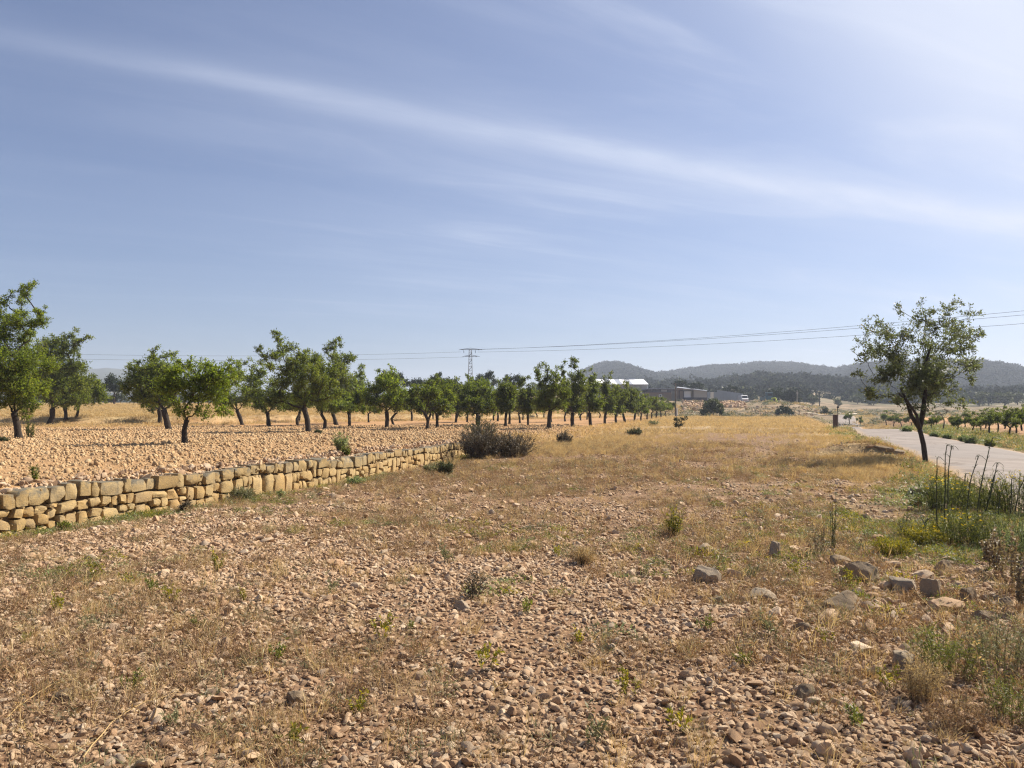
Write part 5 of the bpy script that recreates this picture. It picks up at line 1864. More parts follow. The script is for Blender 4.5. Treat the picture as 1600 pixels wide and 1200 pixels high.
# ------------------------------------------------------------------ boulders and loose stones
BOULD = [(1350, 912, 60, 40, "largest boulder, dark-faced, among the stones in the right foreground"), (1327, 958, 84, 34, "broad flat grey boulder lying in front of the largest boulder"), (1107, 911, 44, 30, "rounded tan boulder alone left of the boulder heap"), (1420, 929, 40, 30, "rounded boulder right of the broad flat one"),
         (1460, 940, 32, 40, "upright dark angular stone in the middle of the boulder heap"), (1480, 956, 52, 26, "pale tilted slab in front of the upright dark stone"), (1516, 944, 36, 30, "brown block at the right end of the boulder heap"), (1194, 941, 42, 20, "long low tan rock left of the broad flat boulder"),
         (1211, 872, 22, 32, "upright brown rock left of the leafless twigs"), (1126, 946, 26, 16, "small flat rock beside the rounded tan boulder"), (1104, 866, 38, 20, "flat-topped rock above the rounded tan boulder"), (1477, 894, 30, 22, "grey rock half hidden at the edge of the green thicket"),
         (1209, 968, 28, 20, "smooth round pale rock below the long low rock"), (1316, 884, 30, 18, "blocky grey rock behind the largest boulder"), (1417, 1046, 42, 32, "dark rock in the shade left of the grey-green herb bushes"), (1259, 1094, 30, 26, "brown angular rock in the lower right foreground"),
         (1431, 1196, 28, 30, "pale pointed stone at the bottom edge on the right"), (1296, 1184, 34, 28, "rounded tan rock near the bottom edge on the right"), (92, 1098, 38, 20, "dark flat rock in the lower left foreground"), (460, 1106, 34, 22, "tan angular rock left of the centre bottom"), (722, 954, 28, 18, "grey-brown rock beside the dark dried plant"),
         (1150, 905, 24, 18, "pale stone right of the rounded tan boulder"), (1390, 925, 30, 18, "pale stone between the largest and the rounded boulder"), (1448, 905, 30, 16, "low tan stone behind the upright dark stone"), (1545, 972, 36, 20, "flat brown stone right of the pale tilted slab"), (1572, 950, 30, 20, "grey stone under the dried seed spikes"),
         (1452, 776, 60, 18, "flat rock slab lying at the roadside left of the tall stalks"), (1485, 800, 44, 14, "second flat slab lying under the tall stalks"), (1300, 970, 34, 16, "tan rock left below the broad flat boulder"), (1256, 990, 30, 18, "round tan rock below the boulder heap"), (1350, 1020, 40, 14, "long pale slab lying below the boulder heap"),
         (1362, 700, 16, 6, "small pale slab on top of the shaded earth ledge"), (1382, 706, 34, 9, "broad slab lying on the shaded earth ledge"), (1404, 711, 26, 10, "brown slab at the right end of the shaded earth ledge"), (1342, 848, 24, 10, "dark flat stone in the greenish ground behind the boulders"), (1350, 814, 16, 12, "dark rounded stone in the greenish ground farther back"), (1375, 846, 26, 12, "pale jagged stone near the thin dry weed")]
for i, (px, py, w, h, lab) in enumerate(BOULD):
    p = at(px, min(py, 1199))
    m = p.y / F
    rg = np.random.default_rng(1500 + i)
    me = rock_mesh("boulder", 1500 + i, STONE if i in (5, 12, 16, 17, 21, 22, 23, 28, 30, 31, 36) else BOULDER, ICO4, 1.0, 15)
    V = np.array([v.co[:] for v in me.vertices])
    lo, hi = V.min(0), V.max(0)
    V = (V - (lo + hi) / 2) / ((hi - lo) / 2)
    V += 0.05 * np.stack([n3(V, 2.5, 1600 + i), n3(V, 2.7, 1700 + i), n3(V, 2.3, 1800 + i)], -1) + 0.03 * np.stack([n3(V, 7.5, 1600 + i), n3(V, 7.7, 1700 + i), n3(V, 7.3, 1800 + i)], -1)
    V *= np.array([w * m / 2, w * m / 2 * rg.uniform(0.65, 0.95), h * m * 0.60])
    me.vertices.foreach_set("co", V.astype(np.float32).ravel())
    me.update()
    me.set_sharp_from_angle(angle=math.radians(24))
    o = link("boulder", me, None, Vector((p.x, p.y + w * m * 0.25, p.z + h * m * 0.20)), rg.uniform(-0.4, 0.4))
    tag(o, lab, "rock")

rg = np.random.default_rng(77)
LOOSE = [rock_mesh("stone", 2000 + k, STONE, ICO2, 0.8, 8) for k in range(12)]
cnt = 0
while cnt < 290:
    px, py = rg.uniform(-20, 1620), 838 + 357 * rg.random() ** 0.8
    if cnt < 110:
        px, py = rg.normal(1340, 130), rg.normal(945, 55)
        if not (840 < py < 1195 and px < 1610):
            continue
    p = at(px, py)
    w = max(8.0, rg.normal(11.5, 4.0)) * (1 + 0.5 * (px > 1000) * rg.random())
    if p.x < np.interp(p.y, WALL[:, 1], WALL[:, 0]) + 0.4 or p.x > np.interp(p.y, ROADC[:, 0], ROADC[:, 1]) - 2.6:
        continue
    if rg.random() > 0.45 + 1.1 * float(fbm(np.array([p.x * 0.5]), np.array([p.y * 0.5]), 61, 3)[0]) + 0.25 * (px > 900):
        continue
    s = w * p.y / F / 2
    o = link("stone", LOOSE[cnt % 12], None, p + Vector((0, 0, s * rg.uniform(0.05, 0.4))))
    o.rotation_euler = (rg.normal() * 0.25, rg.normal() * 0.25, rg.uniform(0, 6.28))
    o.scale = (s, s * rg.uniform(0.8, 1.1), s * rg.uniform(0.7, 1.1))
    tag(o, "fist-sized pale limestone lying loose on the stony field", "stone", "loose stones on the field")
    cnt += 1


# ------------------------------------------------------------------ yard with sheds, poles, pylon
def flat_mat(name, col, rough=0.8, metal=0.0, var=0.12):
    c2 = tuple(c * (1 - 2 * var) for c in col)
    return rough_mat(name, col, c2, 1.3, rough, 0.1, 0.01, metal=metal, randv=var * 0.4)


CONC = flat_mat("pale_concrete", (0.40, 0.37, 0.33))
CREAM = flat_mat("cream_cladding", (0.42, 0.39, 0.34))
WHITEROOF = flat_mat("white_roof_sheet", (0.80, 0.80, 0.80), 0.5, var=0.03)
GREYROOF = flat_mat("grey_roof_sheet", (0.36, 0.38, 0.43), 0.5)
BROWNWALL = flat_mat("brown_render", (0.26, 0.20, 0.16))
DARKWALL = flat_mat("dark_grey_cladding", (0.11, 0.105, 0.11))
GREYSHEET = flat_mat("grey_metal_sheet", (0.15, 0.17, 0.205), 0.55)
DARKSTEEL = flat_mat("dark_steel", (0.045, 0.042, 0.048), 0.6)
GALV = flat_mat("galvanised_steel", (0.15, 0.15, 0.165), 0.55)
WHITE = flat_mat("white_paint", (0.74, 0.73, 0.72), 0.45, var=0.04)
GLASSD = flat_mat("dark_glass", (0.02, 0.025, 0.03), 0.15, var=0.02)
TEAL = flat_mat("teal_paint", (0.055, 0.13, 0.16), 0.5)
LIME = flat_mat("lime_yellow_paint", (0.48, 0.56, 0.09), 0.5, var=0.06)
RUST = flat_mat("rusty_brown", (0.115, 0.075, 0.062))
TYRE = flat_mat("tyre_rubber", (0.02, 0.02, 0.02), 0.9)
RED = flat_mat("red_paint", (0.35, 0.04, 0.03), 0.5)
WIRE_M = flat_mat("wire", (0.06, 0.06, 0.065), 0.6)
TILE = flat_mat("grey_roof_tile", (0.20, 0.19, 0.19))


def X(px, d):
    return (px - 800) / F * d


def part_box(name, m, parent, x0, x1, y0, y1, z0, z1):
    b = Vector(parent.matrix_world.translation) if False else Vector(parent.location)
    return MB().box(x0 - b.x, x1 - b.x, y0 - b.y, y1 - b.y, z0 - b.z, z1 - b.z).build(name, m, parent)


def part_poly(name, m, parent, verts, faces):
    b = Vector(parent.location)
    return MB().add([(v[0] - b.x, v[1] - b.y, v[2] - b.z) for v in verts], faces).build(name, m, parent)


def slab(name, m, parent, q, th=0.08):
    """a four-cornered sheet of real thickness"""
    a = [Vector(v) for v in q]
    n = (a[1] - a[0]).cross(a[3] - a[0]).normalized() * th
    v = a + [p - n for p in a]
    return part_poly(name, m, parent, v, [(0, 1, 2, 3), (7, 6, 5, 4), (0, 4, 5, 1), (1, 5, 6, 2), (2, 6, 7, 3), (3, 7, 4, 0)])


def warehouse():
    d0, d1, d2 = 258.0, 268.0, 278.0
    xl, xr = X(868, d0), X(1012, d0)
    g = h1(xr - 5, d0) - 0.3
    ze, zr = up(600.5, d0), up(592.5, d1)
    r = empty("warehouse", ((xl + xr) / 2, d0, g))
    tag(r, "long cream warehouse with white and grey striped gable roof behind the orchard", "warehouse")
    n = 15
    for k in range(n):
        a, b = xl + (xr - xl) * k / n, xl + (xr - xl) * (k + 1) / n
        part_box("wall_panel", CREAM, r, a + 0.02, b - 0.02, d0 + 0.02 * (k % 2), d0 + 0.25, g, ze - 0.06)
    part_poly("gable_wall", CREAM, r, [(xr - 0.25, d0 + 0.3, g), (xr - 0.25, d2, g), (xr - 0.25, d2, ze - 0.1), (xr - 0.25, d1, zr - 0.15), (xr - 0.25, d0 + 0.3, ze - 0.1),
                                       (xr - 0.5, d0 + 0.3, g), (xr - 0.5, d2, g), (xr - 0.5, d2, ze - 0.1), (xr - 0.5, d1, zr - 0.15), (xr - 0.5, d0 + 0.3, ze - 0.1)],
              [(0, 1, 2, 3, 4), (9, 8, 7, 6, 5), (0, 5, 6, 1), (1, 6, 7, 2), (2, 7, 8, 3), (3, 8, 9, 4), (4, 9, 5, 0)])
    n = 18
    for k in range(n):
        a, b = xl + (xr + 0.3 - xl) * k / n, xl + (xr + 0.3 - xl) * (k + 1) / n
        grey = k in (10, 12, 14, 3, 6)
        slab("roof_sheet", GREYROOF if grey else WHITEROOF, r, [(a + 0.02, d0 - 0.3, ze), (b - 0.02, d0 - 0.3, ze), (b - 0.02, d1, zr), (a + 0.02, d1, zr)], 0.06)
    slab("rear_roof", WHITEROOF, r, [(xl, d1 + 0.02, zr), (xr + 0.3, d1 + 0.02, zr), (xr + 0.3, d2 + 0.3, ze), (xl, d2 + 0.3, ze)], 0.06)
    part_box("ridge_vent", GREYROOF, r, X(972, d1), X(992, d1), d1 - 0.4, d1 + 0.4, zr - 0.02, zr + 0.32)
    part_box("gutter", GALV, r, xl, xr + 0.3, d0 - 0.5, d0 - 0.32, ze - 0.14, ze - 0.01)
    part_box("downpipe", WHITE, r, xr - 0.2, xr - 0.05, d0 - 0.15, d0 - 0.02, g, ze - 0.15)


def yard():
    # low rendered building with the small window
    d = 236.0
    g = h1(X(1040, d), d) - 0.4
    r = empty("low_building", (X(1038, d), d, g))
    tag(r, "low brown rendered building with one small white-framed window", "building")
    x0, x1 = X(1010, d), X(1066, d)
    zt = up(614.5, d)
    part_box("wall", BROWNWALL, r, x0, x1, d, d + 8, g, zt)
    part_box("parapet", flat_mat("red_coping", (0.30, 0.18, 0.14)), r, x0 - 0.1, x1 + 0.1, d - 0.1, d + 8.1, zt, zt + 0.22)
    f = part_box("window", WHITE, r, X(1029.5, d), X(1034.5, d), d - 0.06, d - 0.004, up(620.5, d), up(616.3, d))
    b = Vector(r.location)
    MB().box(X(1030.7, d) - b.x, X(1033.3, d) - b.x, -0.09, -0.062, up(619.6, d) - b.z, up(617.2, d) - b.z).build("pane", GLASSD, f)
    part_box("annex_wall", CONC, r, X(1066.2, d), X(1066.2, d) + 0.0 + (X(1069, d) - X(1066.2, d)) * 2.0, d + 0.5, d + 6, g, up(618, d))
    # dark building behind
    d = 248.0
    g = h1(X(1035, d), d) - 0.4
    r = empty("storage_building", (X(1035, d), d, g))
    tag(r, "dark grey clad store with a pale strip window rising behind the low brown building", "building")
    n = 7
    x0, x1 = X(1011, d), X(1058, d)
    for k in range(n):
        a, b2 = x0 + (x1 - x0) * k / n, x0 + (x1 - x0) * (k + 1) / n
        part_box("cladding_panel", DARKWALL, r, a + 0.02, b2 - 0.02, d, d + 0.2, g, up(608, d) - 0.02)
    part_box("roof", GREYROOF, r, x0 - 0.2, x1 + 0.2, d - 0.3, d + 9, up(608, d), up(607, d))
    part_box("rear_wall", DARKWALL, r, x0, x1, d + 8.5, d + 8.7, g, up(608, d) - 0.02)
    part_box("window", CONC, r, X(1033, d), X(1042, d), d - 0.08, d - 0.005, up(611.8, d), up(608.9, d))
    # open shed
    d = 226.0
    g = h1(X(1080, d), d) - 0.3
    r = empty("open_shed", (X(1080, d), d, g))
    tag(r, "open-fronted pale shed with a dark steel door frame and lean roof", "shed")
    e = lambda px, py, y: (X(px, y), y, up(py, y))
    slab("roof", GREYROOF, r, [e(1057, 605.2, d - 0.4), e(1105, 611.0, d - 0.4), e(1105, 610.2, d + 9), e(1059, 604.2, d + 9)], 0.15)
    part_box("back_wall", CREAM, r, X(1058, d), X(1104, d), d + 7.8, d + 8.0, g, up(611.5, d + 8))
    part_poly("side_wall", CREAM, r, [e(1084, 607.9, d), e(1104.5, 610.6, d), (X(1104.5, d), d, up(621, d)), (X(1084, d), d, up(621, d)),
                                      e(1084, 607.9, d + .2), e(1104.5, 610.6, d + .2), (X(1104.5, d), d + .2, up(621, d)), (X(1084, d), d + .2, up(621, d))],
              [(3, 2, 1, 0), (4, 5, 6, 7), (0, 1, 5, 4), (1, 2, 6, 5), (2, 3, 7, 6), (3, 0, 4, 7)])
    part_box("base_wall", DARKWALL, r, X(1067, d), X(1104.5, d), d - 0.05, d + 0.25, g, up(621.05, d))
    part_box("left_wall", BROWNWALL, r, X(1058, d), X(1067.4, d), d + 0.1, d + 0.35, g, up(606.6, d))
    part_box("fascia", CREAM, r, X(1067.5, d), X(1083.9, d), d + 0.05, d + 0.2, up(610.2, d), up(607.0, d))
    part_box("door_panel", WHITE, r, X(1069, d), X(1080, d), d + 0.5, d + 0.6, up(621, d), up(611.2, d))
    for px in (1061, 1068, 1082.5):
        part_box("post", DARKSTEEL, r, X(px - 0.5, d), X(px + 0.5, d), d - 0.25, d - 0.06, g, up(610.9, d))
    part_box("lintel", DARKSTEEL, r, X(1060, d), X(1083.2, d), d - 0.26, d - 0.05, up(610.85, d), up(610.1, d))
    # grey sheet fence running back to the right
    r = empty("sheet_metal_fence", (*at_d(1130, 226).xy, h1(X(1130, 226), 226) - 0.2))
    tag(r, "tall grey corrugated metal fence beside the open shed", "fence")
    K = 11
    px0, px1, da, db = 1104.8, 1161.0, 226.0, 238.0
    for k in range(K):
        a, b2 = k / K, (k + 1) / K
        pa, pb = px0 + (px1 - px0) * a, px0 + (px1 - px0) * b2
        ya, yb_ = da + (db - da) * a, da + (db - da) * b2
        ta = (612.5 if k < 3 else 609.4 + (k - 3) * 0.75)
        P0 = Vector((X(pa, ya), ya, 0))
        P1 = Vector((X(pb, yb_), yb_, 0))
        t = (P1 - P0)
        n = Vector((t.y, -t.x, 0)).normalized()
        m = 9
        V, fcs = [], []
        for j in range(m):
            q = P0 + t * (0.01 + 0.98 * j / (m - 1)) + n * (0.06 if j % 2 else 0.0)
            V += [(q.x, q.y, h1(q.x, q.y) - 0.3), (q.x, q.y, up(ta, ya))]
        for j in range(m - 1):
            fcs.append((2 * j, 2 * j + 2, 2 * j + 3, 2 * j + 1))
        o = part_poly("sheet", CONC if k == 1 else GREYSHEET, r, V, fcs)
        md = o.modifiers.new("thick", 'SOLIDIFY')
        md.thickness = 0.03
    for k in range(0, K + 1, 2):
        a = k / K
        y = da + (db - da) * a + 0.25
        part_box("post", DARKSTEEL, r, X(px0 + (px1 - px0) * a, y) - 0.06, X(px0 + (px1 - px0) * a, y) + 0.06, y, y + 0.12, h1(X(px0 + (px1 - px0) * a, y), y) - 0.3, up(613 if k < 3 else 611 + k * 0.5, y))
    # retaining walls
    for (a, b2, d, lab) in ((1166, 1184, 222.0, "brown retaining wall segment in front of the white van"), (1185.5, 1209, 220.0, "brown retaining wall segment in front of the teal lorry")):
        x0, x1 = X(a, d), X(b2, d)
        g = up(638.5, d)
        r = empty("retaining_wall", ((x0 + x1) / 2, d, g))
        tag(r, lab, "wall")
        part_box("wall", BROWNWALL, r, x0, x1, d, d + 0.5, g - 0.6, up(627.6, d))
        part_box("coping", CONC, r, x0 - 0.08, x1 + 0.08, d - 0.08, d + 0.58, up(627.6, d) + 0.002, up(626.9, d))
        part_box("pier", CONC, r, x1 + 0.01, x1 + 0.24, d - 0.1, d + 0.55, g - 0.6, up(627.2, d))
    # white van
    d = 228.0
    g = h1(X(1165, d), d)
    r = empty("van", (X(1165, d), d, g))
    tag(r, "white van parked nose-on at the end of the grey metal fence", "van")
    w = 0.95
    V, fcs = [], []
    prof = [(0, 0.35), (0, 1.0), (0.55, 1.25), (1.1, 2.05), (1.4, 2.2), (4.6, 2.2), (4.8, 0.35)]
    for s in (-w, w):
        for (y, z) in prof:
            V.append((s * (0.94 if z > 1.3 else 1), y, z))
    k = len(prof)
    fcs = [tuple(range(k)), tuple(range(2 * k - 1, k - 1, -1))] + [(i, k + i, k + (i + 1) % k, (i + 1) % k) for i in range(k)]
    MB().add(V, fcs).build("body", WHITE, r)
    MB().add([(-0.8, 0.60, 1.34), (0.8, 0.60, 1.34), (0.76, 1.02, 1.98), (-0.76, 1.02, 1.98), (-0.8, 0.56, 1.35), (0.8, 0.56, 1.35), (0.76, 0.98, 2.0), (-0.76, 0.98, 2.0)],
             [(4, 5, 6, 7), (3, 2, 1, 0), (0, 1, 5, 4), (1, 2, 6, 5), (2, 3, 7, 6), (3, 0, 4, 7)]).build("windscreen", GLASSD, r)
    MB().box(-0.55, 0.55, -0.03, -0.003, 0.62, 0.88).build("grille", RED, r)
    for s in (-1, 1):
        MB().box(s * 0.78 - 0.13, s * 0.78 + 0.13, -0.035, -0.004, 0.72, 0.95).build("headlight", GLASSD, r)
        for y in (0.9, 3.9):
            MB().tube([(s * 0.72, y, 0.33), (s * 0.96, y, 0.33)], 0.33, 12).build("wheel", TYRE, r)
    # teal lorry
    d = 232.0
    g = h1(X(1202, d), d)
    r = empty("lorry", (X(1202, d), d, g))
    tag(r, "teal lorry cab with a pale roof edge standing behind the retaining wall", "lorry")
    MB().box(-1.05, 1.05, 0.0, 1.9, 0.6, 2.0).build("cab", TEAL, r)
    MB().box(-0.55, 1.02, 0.1, 1.85, 2.002, 3.0).build("cab_top", TEAL, r)
    MB().box(-0.6, 1.08, 0.0, 1.9, 3.002, 3.14).build("roof", flat_mat("pale_blue_paint", (0.30, 0.42, 0.50), 0.5), r)
    MB().box(-0.45, 0.92, 0.05, 0.097, 2.1, 2.85).build("windscreen", GLASSD, r)
    MB().box(-1.0, 1.0, -0.1, -0.003, 0.6, 0.85).build("bumper", CONC, r)
    MB().box(-1.0, 1.0, 2.0, 6.0, 0.9, 1.8).build("load_bed", TEAL, r)
    for s in (-1, 1):
        for y in (0.8, 4.6):
            MB().tube([(s * 0.75, y, 0.45), (s * 1.04, y, 0.45)], 0.45, 12).build("wheel", TYRE, r)
    # excavator: body behind the wall, lime arm reaching down in front of the lorry
    d = 217.5
    p = at_d(1211, d)
    r = empty("excavator", p)
    tag(r, "lime yellow excavator arm bent down beside the retaining wall", "excavator")
    z = lambda py: up(py, d) - p.z
    x = lambda px: X(px, d) - p.x
    MB().tube([(x(1205.5), 0.3, z(622.6)), (x(1211.5), 0.1, z(621.3))], 0.18, 4).build("boom", LIME, r)
    MB().tube([(x(1211.3), 0, z(621.2)), (x(1213.5), 0, z(626.5)), (x(1215.8), 0, z(634.5))], [0.21, 0.24, 0.15], 4).build("stick", LIME, r)
    MB().add([(x(1214.6), -0.4, z(634)), (x(1217), -0.4, z(634.4)), (x(1217.2), -0.4, z(637.6)), (x(1214.2), -0.4, z(637.2)), (x(1214.6), 0.4, z(634)), (x(1217), 0.4, z(634.4)), (x(1217.2), 0.4, z(637.6)), (x(1214.2), 0.4, z(637.2))],
             [(0, 1, 2, 3), (7, 6, 5, 4), (0, 4, 5, 1), (1, 5, 6, 2), (2, 6, 7, 3), (3, 7, 4, 0)]).build("bucket", DARKSTEEL, r)
    MB().box(x(1204.5), x(1209.2), 0.4, 2.6, z(629.5), z(624.4)).build("cab", LIME, r)
    MB().box(x(1204), x(1210), 0.3, 2.8, min(z(633.4), -0.1), z(630)).build("tracks", DARKSTEEL, r)
    # thin rail
    d = 230.0
    r = empty("rail_fence", at_d(1231, d))
    tag(r, "thin pale rail fence in front of the two dark trees of the yard", "fence")
    b = Vector(r.location)
    for i in range(7):
        q = at_d(1217 + 4.7 * i, d)
        MB().tube([(q.x - b.x, 0, q.z - b.z - 0.2), (q.x - b.x, 0, up(628.8, d) - b.z)], 0.045, 6).build("post", CONC, r)
    for py in (629.0, 631.0):
        MB().tube([(X(1216.6, d) - b.x, -0.05, up(py, d) - b.z), (X(1246, d) - b.x, -0.05, up(py + 0.3, d) - b.z)], 0.05, 6).build("rail", CONC, r)
    # farm house roof behind the orchard
    d = 175.0
    r = empty("farm_building", at_d(651, d))
    tag(r, "grey tiled farm roof showing between two almond crowns behind the orchard", "building")
    b = Vector(r.location)
    x0, x1 = X(634, d) - b.x, X(664, d) - b.x
    ze, zr = up(616.5, d) - b.z, up(605.5, d) - b.z
    MB().box(x0 + 0.2, x1 - 0.2, 0, 6, -0.3, ze - 0.02).build("wall", CREAM, r)
    MB().add([(x0, -0.3, ze), (x1, -0.3, ze), (x1 - 1.6, 3, zr), (x0 + 1.6, 3, zr), (x0, 6.3, ze), (x1, 6.3, ze)], [(0, 1, 2, 3), (5, 4, 3, 2), (1, 5, 2), (4, 0, 3), (0, 4, 5, 1)]).build("roof", TILE, r)


warehouse()
yard()


def rubble(px0, px1, py0, py1, n, s0, s1, name, protos):
    x, y, S = [], [], []
    for _ in range(n):
        p = at(RNG.uniform(px0, px1), RNG.uniform(py0, py1))
        x.append(p.x); y.append(p.y)
    x, y = np.array(x), np.array(y)
    s = RNG.uniform(s0, s1, n)
    scatter(name, np.stack([x, y, H(x, y) + s * 0.2], -1), rand_rot(n), s[:, None] * RNG.uniform(0.7, 1.2, (n, 3)), RNG.integers(0, 8, n), protos)


rubble(1122, 1164, 629, 637, 500, 0.2, 0.55, "yard_rubble", ROCKS[:8])
rubble(1066, 1100, 628, 642, 300, 0.15, 0.5, "slope_rubble", ROCKS[:8])
rubble(1165, 1290, 636, 650, 260, 0.1, 0.35, "slope_stones", ROCKS[:8])


# brush and dry growth on the slope below the yard
def slope_brush():
    protos = [litter_mesh("brush", 170 + k, 70, 0.5, 0.5, 0.24, 0.06, [OLIVE, GREYHERB, STRAW, OLIVE][k]) for k in range(4)]
    x, y = sector_points(9000, 137, 300, 34, 1.3)
    px = 800 + F * x / y
    ok = (px > 1010) & (fbm(x * 0.06, y * 0.10, 191, 4) > 0.02) & (y < 215 + 85 * (px > 1180))
    x, y = x[ok], y[ok]
    n = len(x)
    s = RNG.uniform(0.6, 1.8, n)
    scatter("slope_brush", np.stack([x, y, H(x, y) - 0.02], -1), yaw_rot(n), np.stack([s * 1.4, s, s * RNG.uniform(0.5, 1.0, n)], -1), RNG.integers(0, 4, n), protos)


slope_brush()


def strip(name, pts, w, m, lift=0.05):
    V, f = [], []
    P = [Vector(p) for p in pts]
    R_ = []
    for k in range(len(P) - 1):
        for s in np.linspace(0, 1, 12, endpoint=False):
            R_.append(P[k].lerp(P[k + 1], s))
    R_.append(P[-1])
    for k, p in enumerate(R_):
        t = (R_[min(k + 1, len(R_) - 1)] - R_[max(k - 1, 0)])
        n = Vector((t.y, -t.x, 0)).normalized()
        for o in (-1, -0.33, 0.33, 1):
            q = p + n * o * w
            V.append((q.x, q.y, h1(q.x, q.y) + lift))
    for k in range(len(R_) - 1):
        for j in range(3):
            f.append((k * 4 + j, k * 4 + j + 1, k * 4 + 5 + j, k * 4 + 4 + j))
    o = link(name, mesh(name, V, f, m, True))
    tag(o, kind="structure")


TRACK = rough_mat("pale_track", (0.60, 0.50, 0.40), (0.48, 0.39, 0.30), 0.4, 0.9, 0.2, 0.02, world=True)
strip("track", [at_d(1345, 205), at_d(1318, 186), at_d(1300, 172), at_d(1281, 165), at_d(1262, 166)], 1.5, TRACK, 0.12)


def poles():
    d = 134.0
    p = at_d(1055.5, d)
    r = empty("utility_pole", p)
    tag(r, "slim utility pole with a pale concrete foot behind the dark green bush", "utility pole")
    h = up(598.5, d) - p.z
    MB().tube([(0, 0, -0.3), (0, 0, h * 0.5), (0, 0, h)], [0.16, 0.13, 0.10], 8).build("pole", flat_mat("weathered_wood", (0.16, 0.14, 0.125)), r)
    MB().tube([(0.22, 0.0, -0.3), (0.22, 0.0, 1.55)], [0.16, 0.14], 8).build("concrete_foot", flat_mat("white_concrete", (0.62, 0.62, 0.62)), r)
    MB().beam((-0.75, 0, h - 0.15), (0.75, 0, h - 0.15), 0.06).build("crossarm", DARKSTEEL, r)
    for x in (-0.65, 0, 0.65):
        MB().tube([(x, 0, h - 0.10), (x, 0, h + 0.18)], [0.05, 0.035], 6).build("insulator", GLASSD, r)
    for (px, d, top, lab, arm) in ((1245.5, 236.0, 609.5, "slim pale pole beside the square-looking dark tree", 0), (1280.5, 238.0, 612.5, "thin dark pole with a crossarm against the hill", 1.1)):
        p = at_d(px, d)
        r = empty("utility_pole", p)
        tag(r, lab, "utility pole")
        h = up(top, d) - p.z
        MB().tube([(0, 0, -0.3), (0, 0, h)], [0.17, 0.11], 8).build("pole", CONC if not arm else DARKSTEEL, r)
        if arm:
            MB().beam((-arm, 0, h - 0.5), (arm, 0, h - 0.5), 0.07).build("crossarm", DARKSTEEL, r)
            for x in (-0.9, 0.9, 0):
                MB().tube([(x, 0, h - 0.45), (x, 0, h - 0.1)], [0.07, 0.05], 6).build("insulator", GLASSD, r)
        else:
            MB().box(-0.25, 0.25, -0.3, -0.1, h - 1.3, h - 0.6).build("lamp_box", CONC, r)
    # pillar and round sign by the road
    p = at(1306.5, 672.5)
    m = p.y / F
    r = empty("roadside_pillar", p)
    tag(r, "squat rusty brown pillar at the end of the road in dry grass", "pillar")
    MB().box(-3.0 * m, 2.4 * m, 0, 0.26, -0.1, 23.5 * m).build("shaft", RUST, r)
    MB().box(2.4 * m + 0.002, 3.4 * m, 0.01, 0.25, -0.1, 23.2 * m).build("edge_strip", CONC, r)
    MB().box(-3.2 * m, 3.5 * m, -0.02, 0.28, 23.5 * m + 0.002, 24.6 * m).build("cap", RUST, r)
    p = at(1311.5, 671.5)
    m = p.y / F
    r = empty("road_sign", p)
    tag(r, "small round road sign seen from behind on a thin post by the rusty pillar", "road sign")
    MB().tube([(0, 0.3, -0.1), (0, 0.3, 36.5 * m)], 0.024, 8).build("post", DARKSTEEL, r)
    MB().tube([(0, 0.27, 35.2 * m), (0, 0.25, 35.2 * m)], 1.8 * m, 20).build("disc", DARKSTEEL, r)


poles()


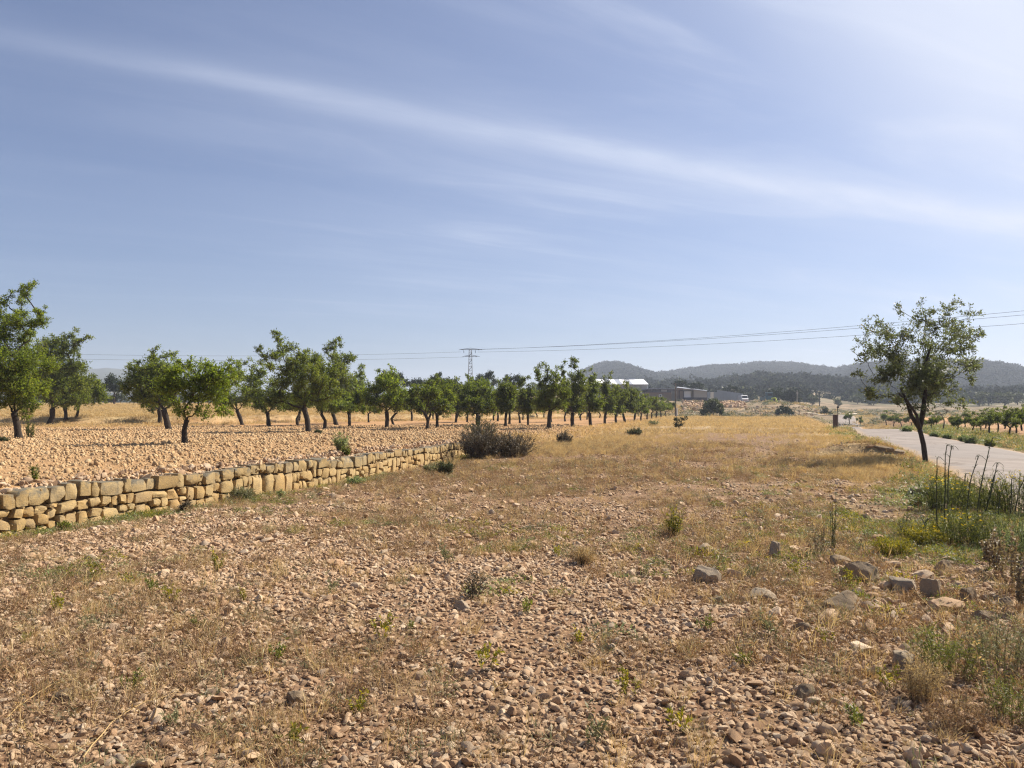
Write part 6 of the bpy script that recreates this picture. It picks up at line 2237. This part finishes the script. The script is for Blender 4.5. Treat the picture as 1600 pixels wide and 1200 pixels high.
def pylon():
    d = 186.0
    p = at_d(735, d)
    r = empty("pylon", p)
    tag(r, "steel lattice electricity pylon with two crossarms behind the orchard", "pylon")
    zt = up(546.0, d) - p.z
    w0, w1 = 0.62, 0.30
    wz = lambda z: w0 + (w1 - w0) * z / zt
    mb = MB()
    for sx in (-1, 1):
        for sy in (-1, 1):
            mb.tube([(sx * w0, sy * w0, -0.3), (sx * w1, sy * w1, zt)], 0.055, 4)
    mb.build("frame", GALV, r)
    mb = MB()
    n = 15
    for k in range(n):
        z0, z1 = zt * k / n, zt * (k + 1) / n
        a, b = wz(z0), wz(z1)
        for s in (-1, 1):
            f = 1 if k % 2 else -1
            mb.beam((-a * f, s * a, z0), (b * f, s * b, z1), 0.03)
            mb.beam((s * a, -a * f, z0), (s * b, b * f, z1), 0.03)
            mb.beam((-b, s * b, z1), (b, s * b, z1), 0.032)
            mb.beam((s * b, -b, z1), (s * b, b, z1), 0.032)
    mb.build("bracing", GALV, r)
    z2 = up(556.5, d) - p.z
    for (z, a, b) in ((zt, -2.35, 2.35), (z2, -1.45, 1.75)):
        mb = MB()
        for y in (-0.28, 0.28):
            mb.beam((a, 0, z), (0, y, z - 0.05), 0.05)
            mb.beam((b, 0, z), (0, y, z - 0.05), 0.05)
            mb.beam((a, 0, z + 0.03), (0, y, z + 0.32), 0.03)
            mb.beam((b, 0, z + 0.03), (0, y, z + 0.32), 0.03)
        for x in np.linspace(a * 0.8, b * 0.8, 8):
            mb.beam((x, -0.15, z), (x + 0.3, 0.15, z), 0.025)
        mb.build("crossarm", DARKSTEEL, r)
        for x in (a, b):
            for q in (-1, 1):
                pts = [(x, 0, z), (x + q * 0.5, -q * 0.4, z - 0.12)]
                MB().tube(pts, 0.045, 6).build("insulator", GLASSD, r)
    for x in (-1.6, 1.2):
        mb = MB().tube([(x, 0, zt), (x, 0, zt - 0.9)], [0.03, 0.03], 5)
        for k in range(4):
            mb.tube([(x, 0, zt - 0.3 - 0.16 * k), (x, 0, zt - 0.38 - 0.16 * k)], [0.08, 0.08], 8)
        mb.build("insulator", GLASSD, r)
    # conductors
    ends = [((2.35, zt), 480.0, "upper electric wire running from the pylon to the right"), ((-1.6, zt - 0.05), 486.5, "middle electric wire running from the pylon to the right"), ((1.75, z2 + 1.0), 500.0, "lowest electric wire running from the pylon to the right")]

    def wire(a, b, sag, lab, rad=0.022):
        t = np.linspace(0, 1, 40)[:, None]
        A, B = np.array(a), np.array(b)
        P = A * (1 - t) + B * t
        P[:, 2] -= sag * 4 * (t * (1 - t))[:, 0]
        o = MB().tube(P - A, rad, 4).build("power_line", WIRE_M)
        o.location = a
        tag(o, lab, "wire", "wires of the pylon")
    for (x, z), py, lab in ends:
        dd = 108.0
        e0 = np.array([p.x + x, p.y, p.z + z])
        q = np.array([X(1600, dd), dd, up(py, dd)])
        # carry on beyond the picture to the next pylon out of view
        end = q + (q - e0) * 0.6
        end[2] = q[2] + (q[2] - e0[2]) * 0.6 + 2.2
        wire(tuple(e0), tuple(end), 2.0, lab)
    for (x, z), px, py, dd, lab in (((-2.35, zt - 0.6), -40, 549.0, 175.0, "upper electric wire running from the pylon to the left"), ((-1.45, z2 - 0.2), -60, 556.0, 182.0, "lower electric wire running from the pylon to the left")):
        wire((p.x + x, p.y, p.z + z), (X(px, dd), dd, up(py, dd)), 1.0, lab)


pylon()


# ------------------------------------------------------------------ the air
def haze():
    M = bpy.data.materials.new("haze")
    M.use_nodes = True
    nt = M.node_tree
    nt.nodes.clear()
    out = nt.nodes.new("ShaderNodeOutputMaterial")
    v = nt.nodes.new("ShaderNodeVolumePrincipled")
    v.inputs["Color"].default_value = (0.73, 0.81, 0.97, 1)
    v.inputs["Density"].default_value = 0.00034
    v.inputs["Anisotropy"].default_value = 0.2
    nt.links.new(v.outputs[0], out.inputs["Volume"])
    zmin, top = 0.0, 0.0
    for n in ("ground", "orchard_ground", "hills"):
        z = np.empty(len(bpy.data.objects[n].data.vertices) * 3, np.float32)
        bpy.data.objects[n].data.vertices.foreach_get("co", z)
        zmin, top = min(zmin, z[2::3].min()), max(top, z[2::3].max())
    o = MB().box(-3450, 3450, -3450, 3450, zmin - 1.0, top + 8.0).build("haze", M)
    tag(o, kind="stuff")


haze()
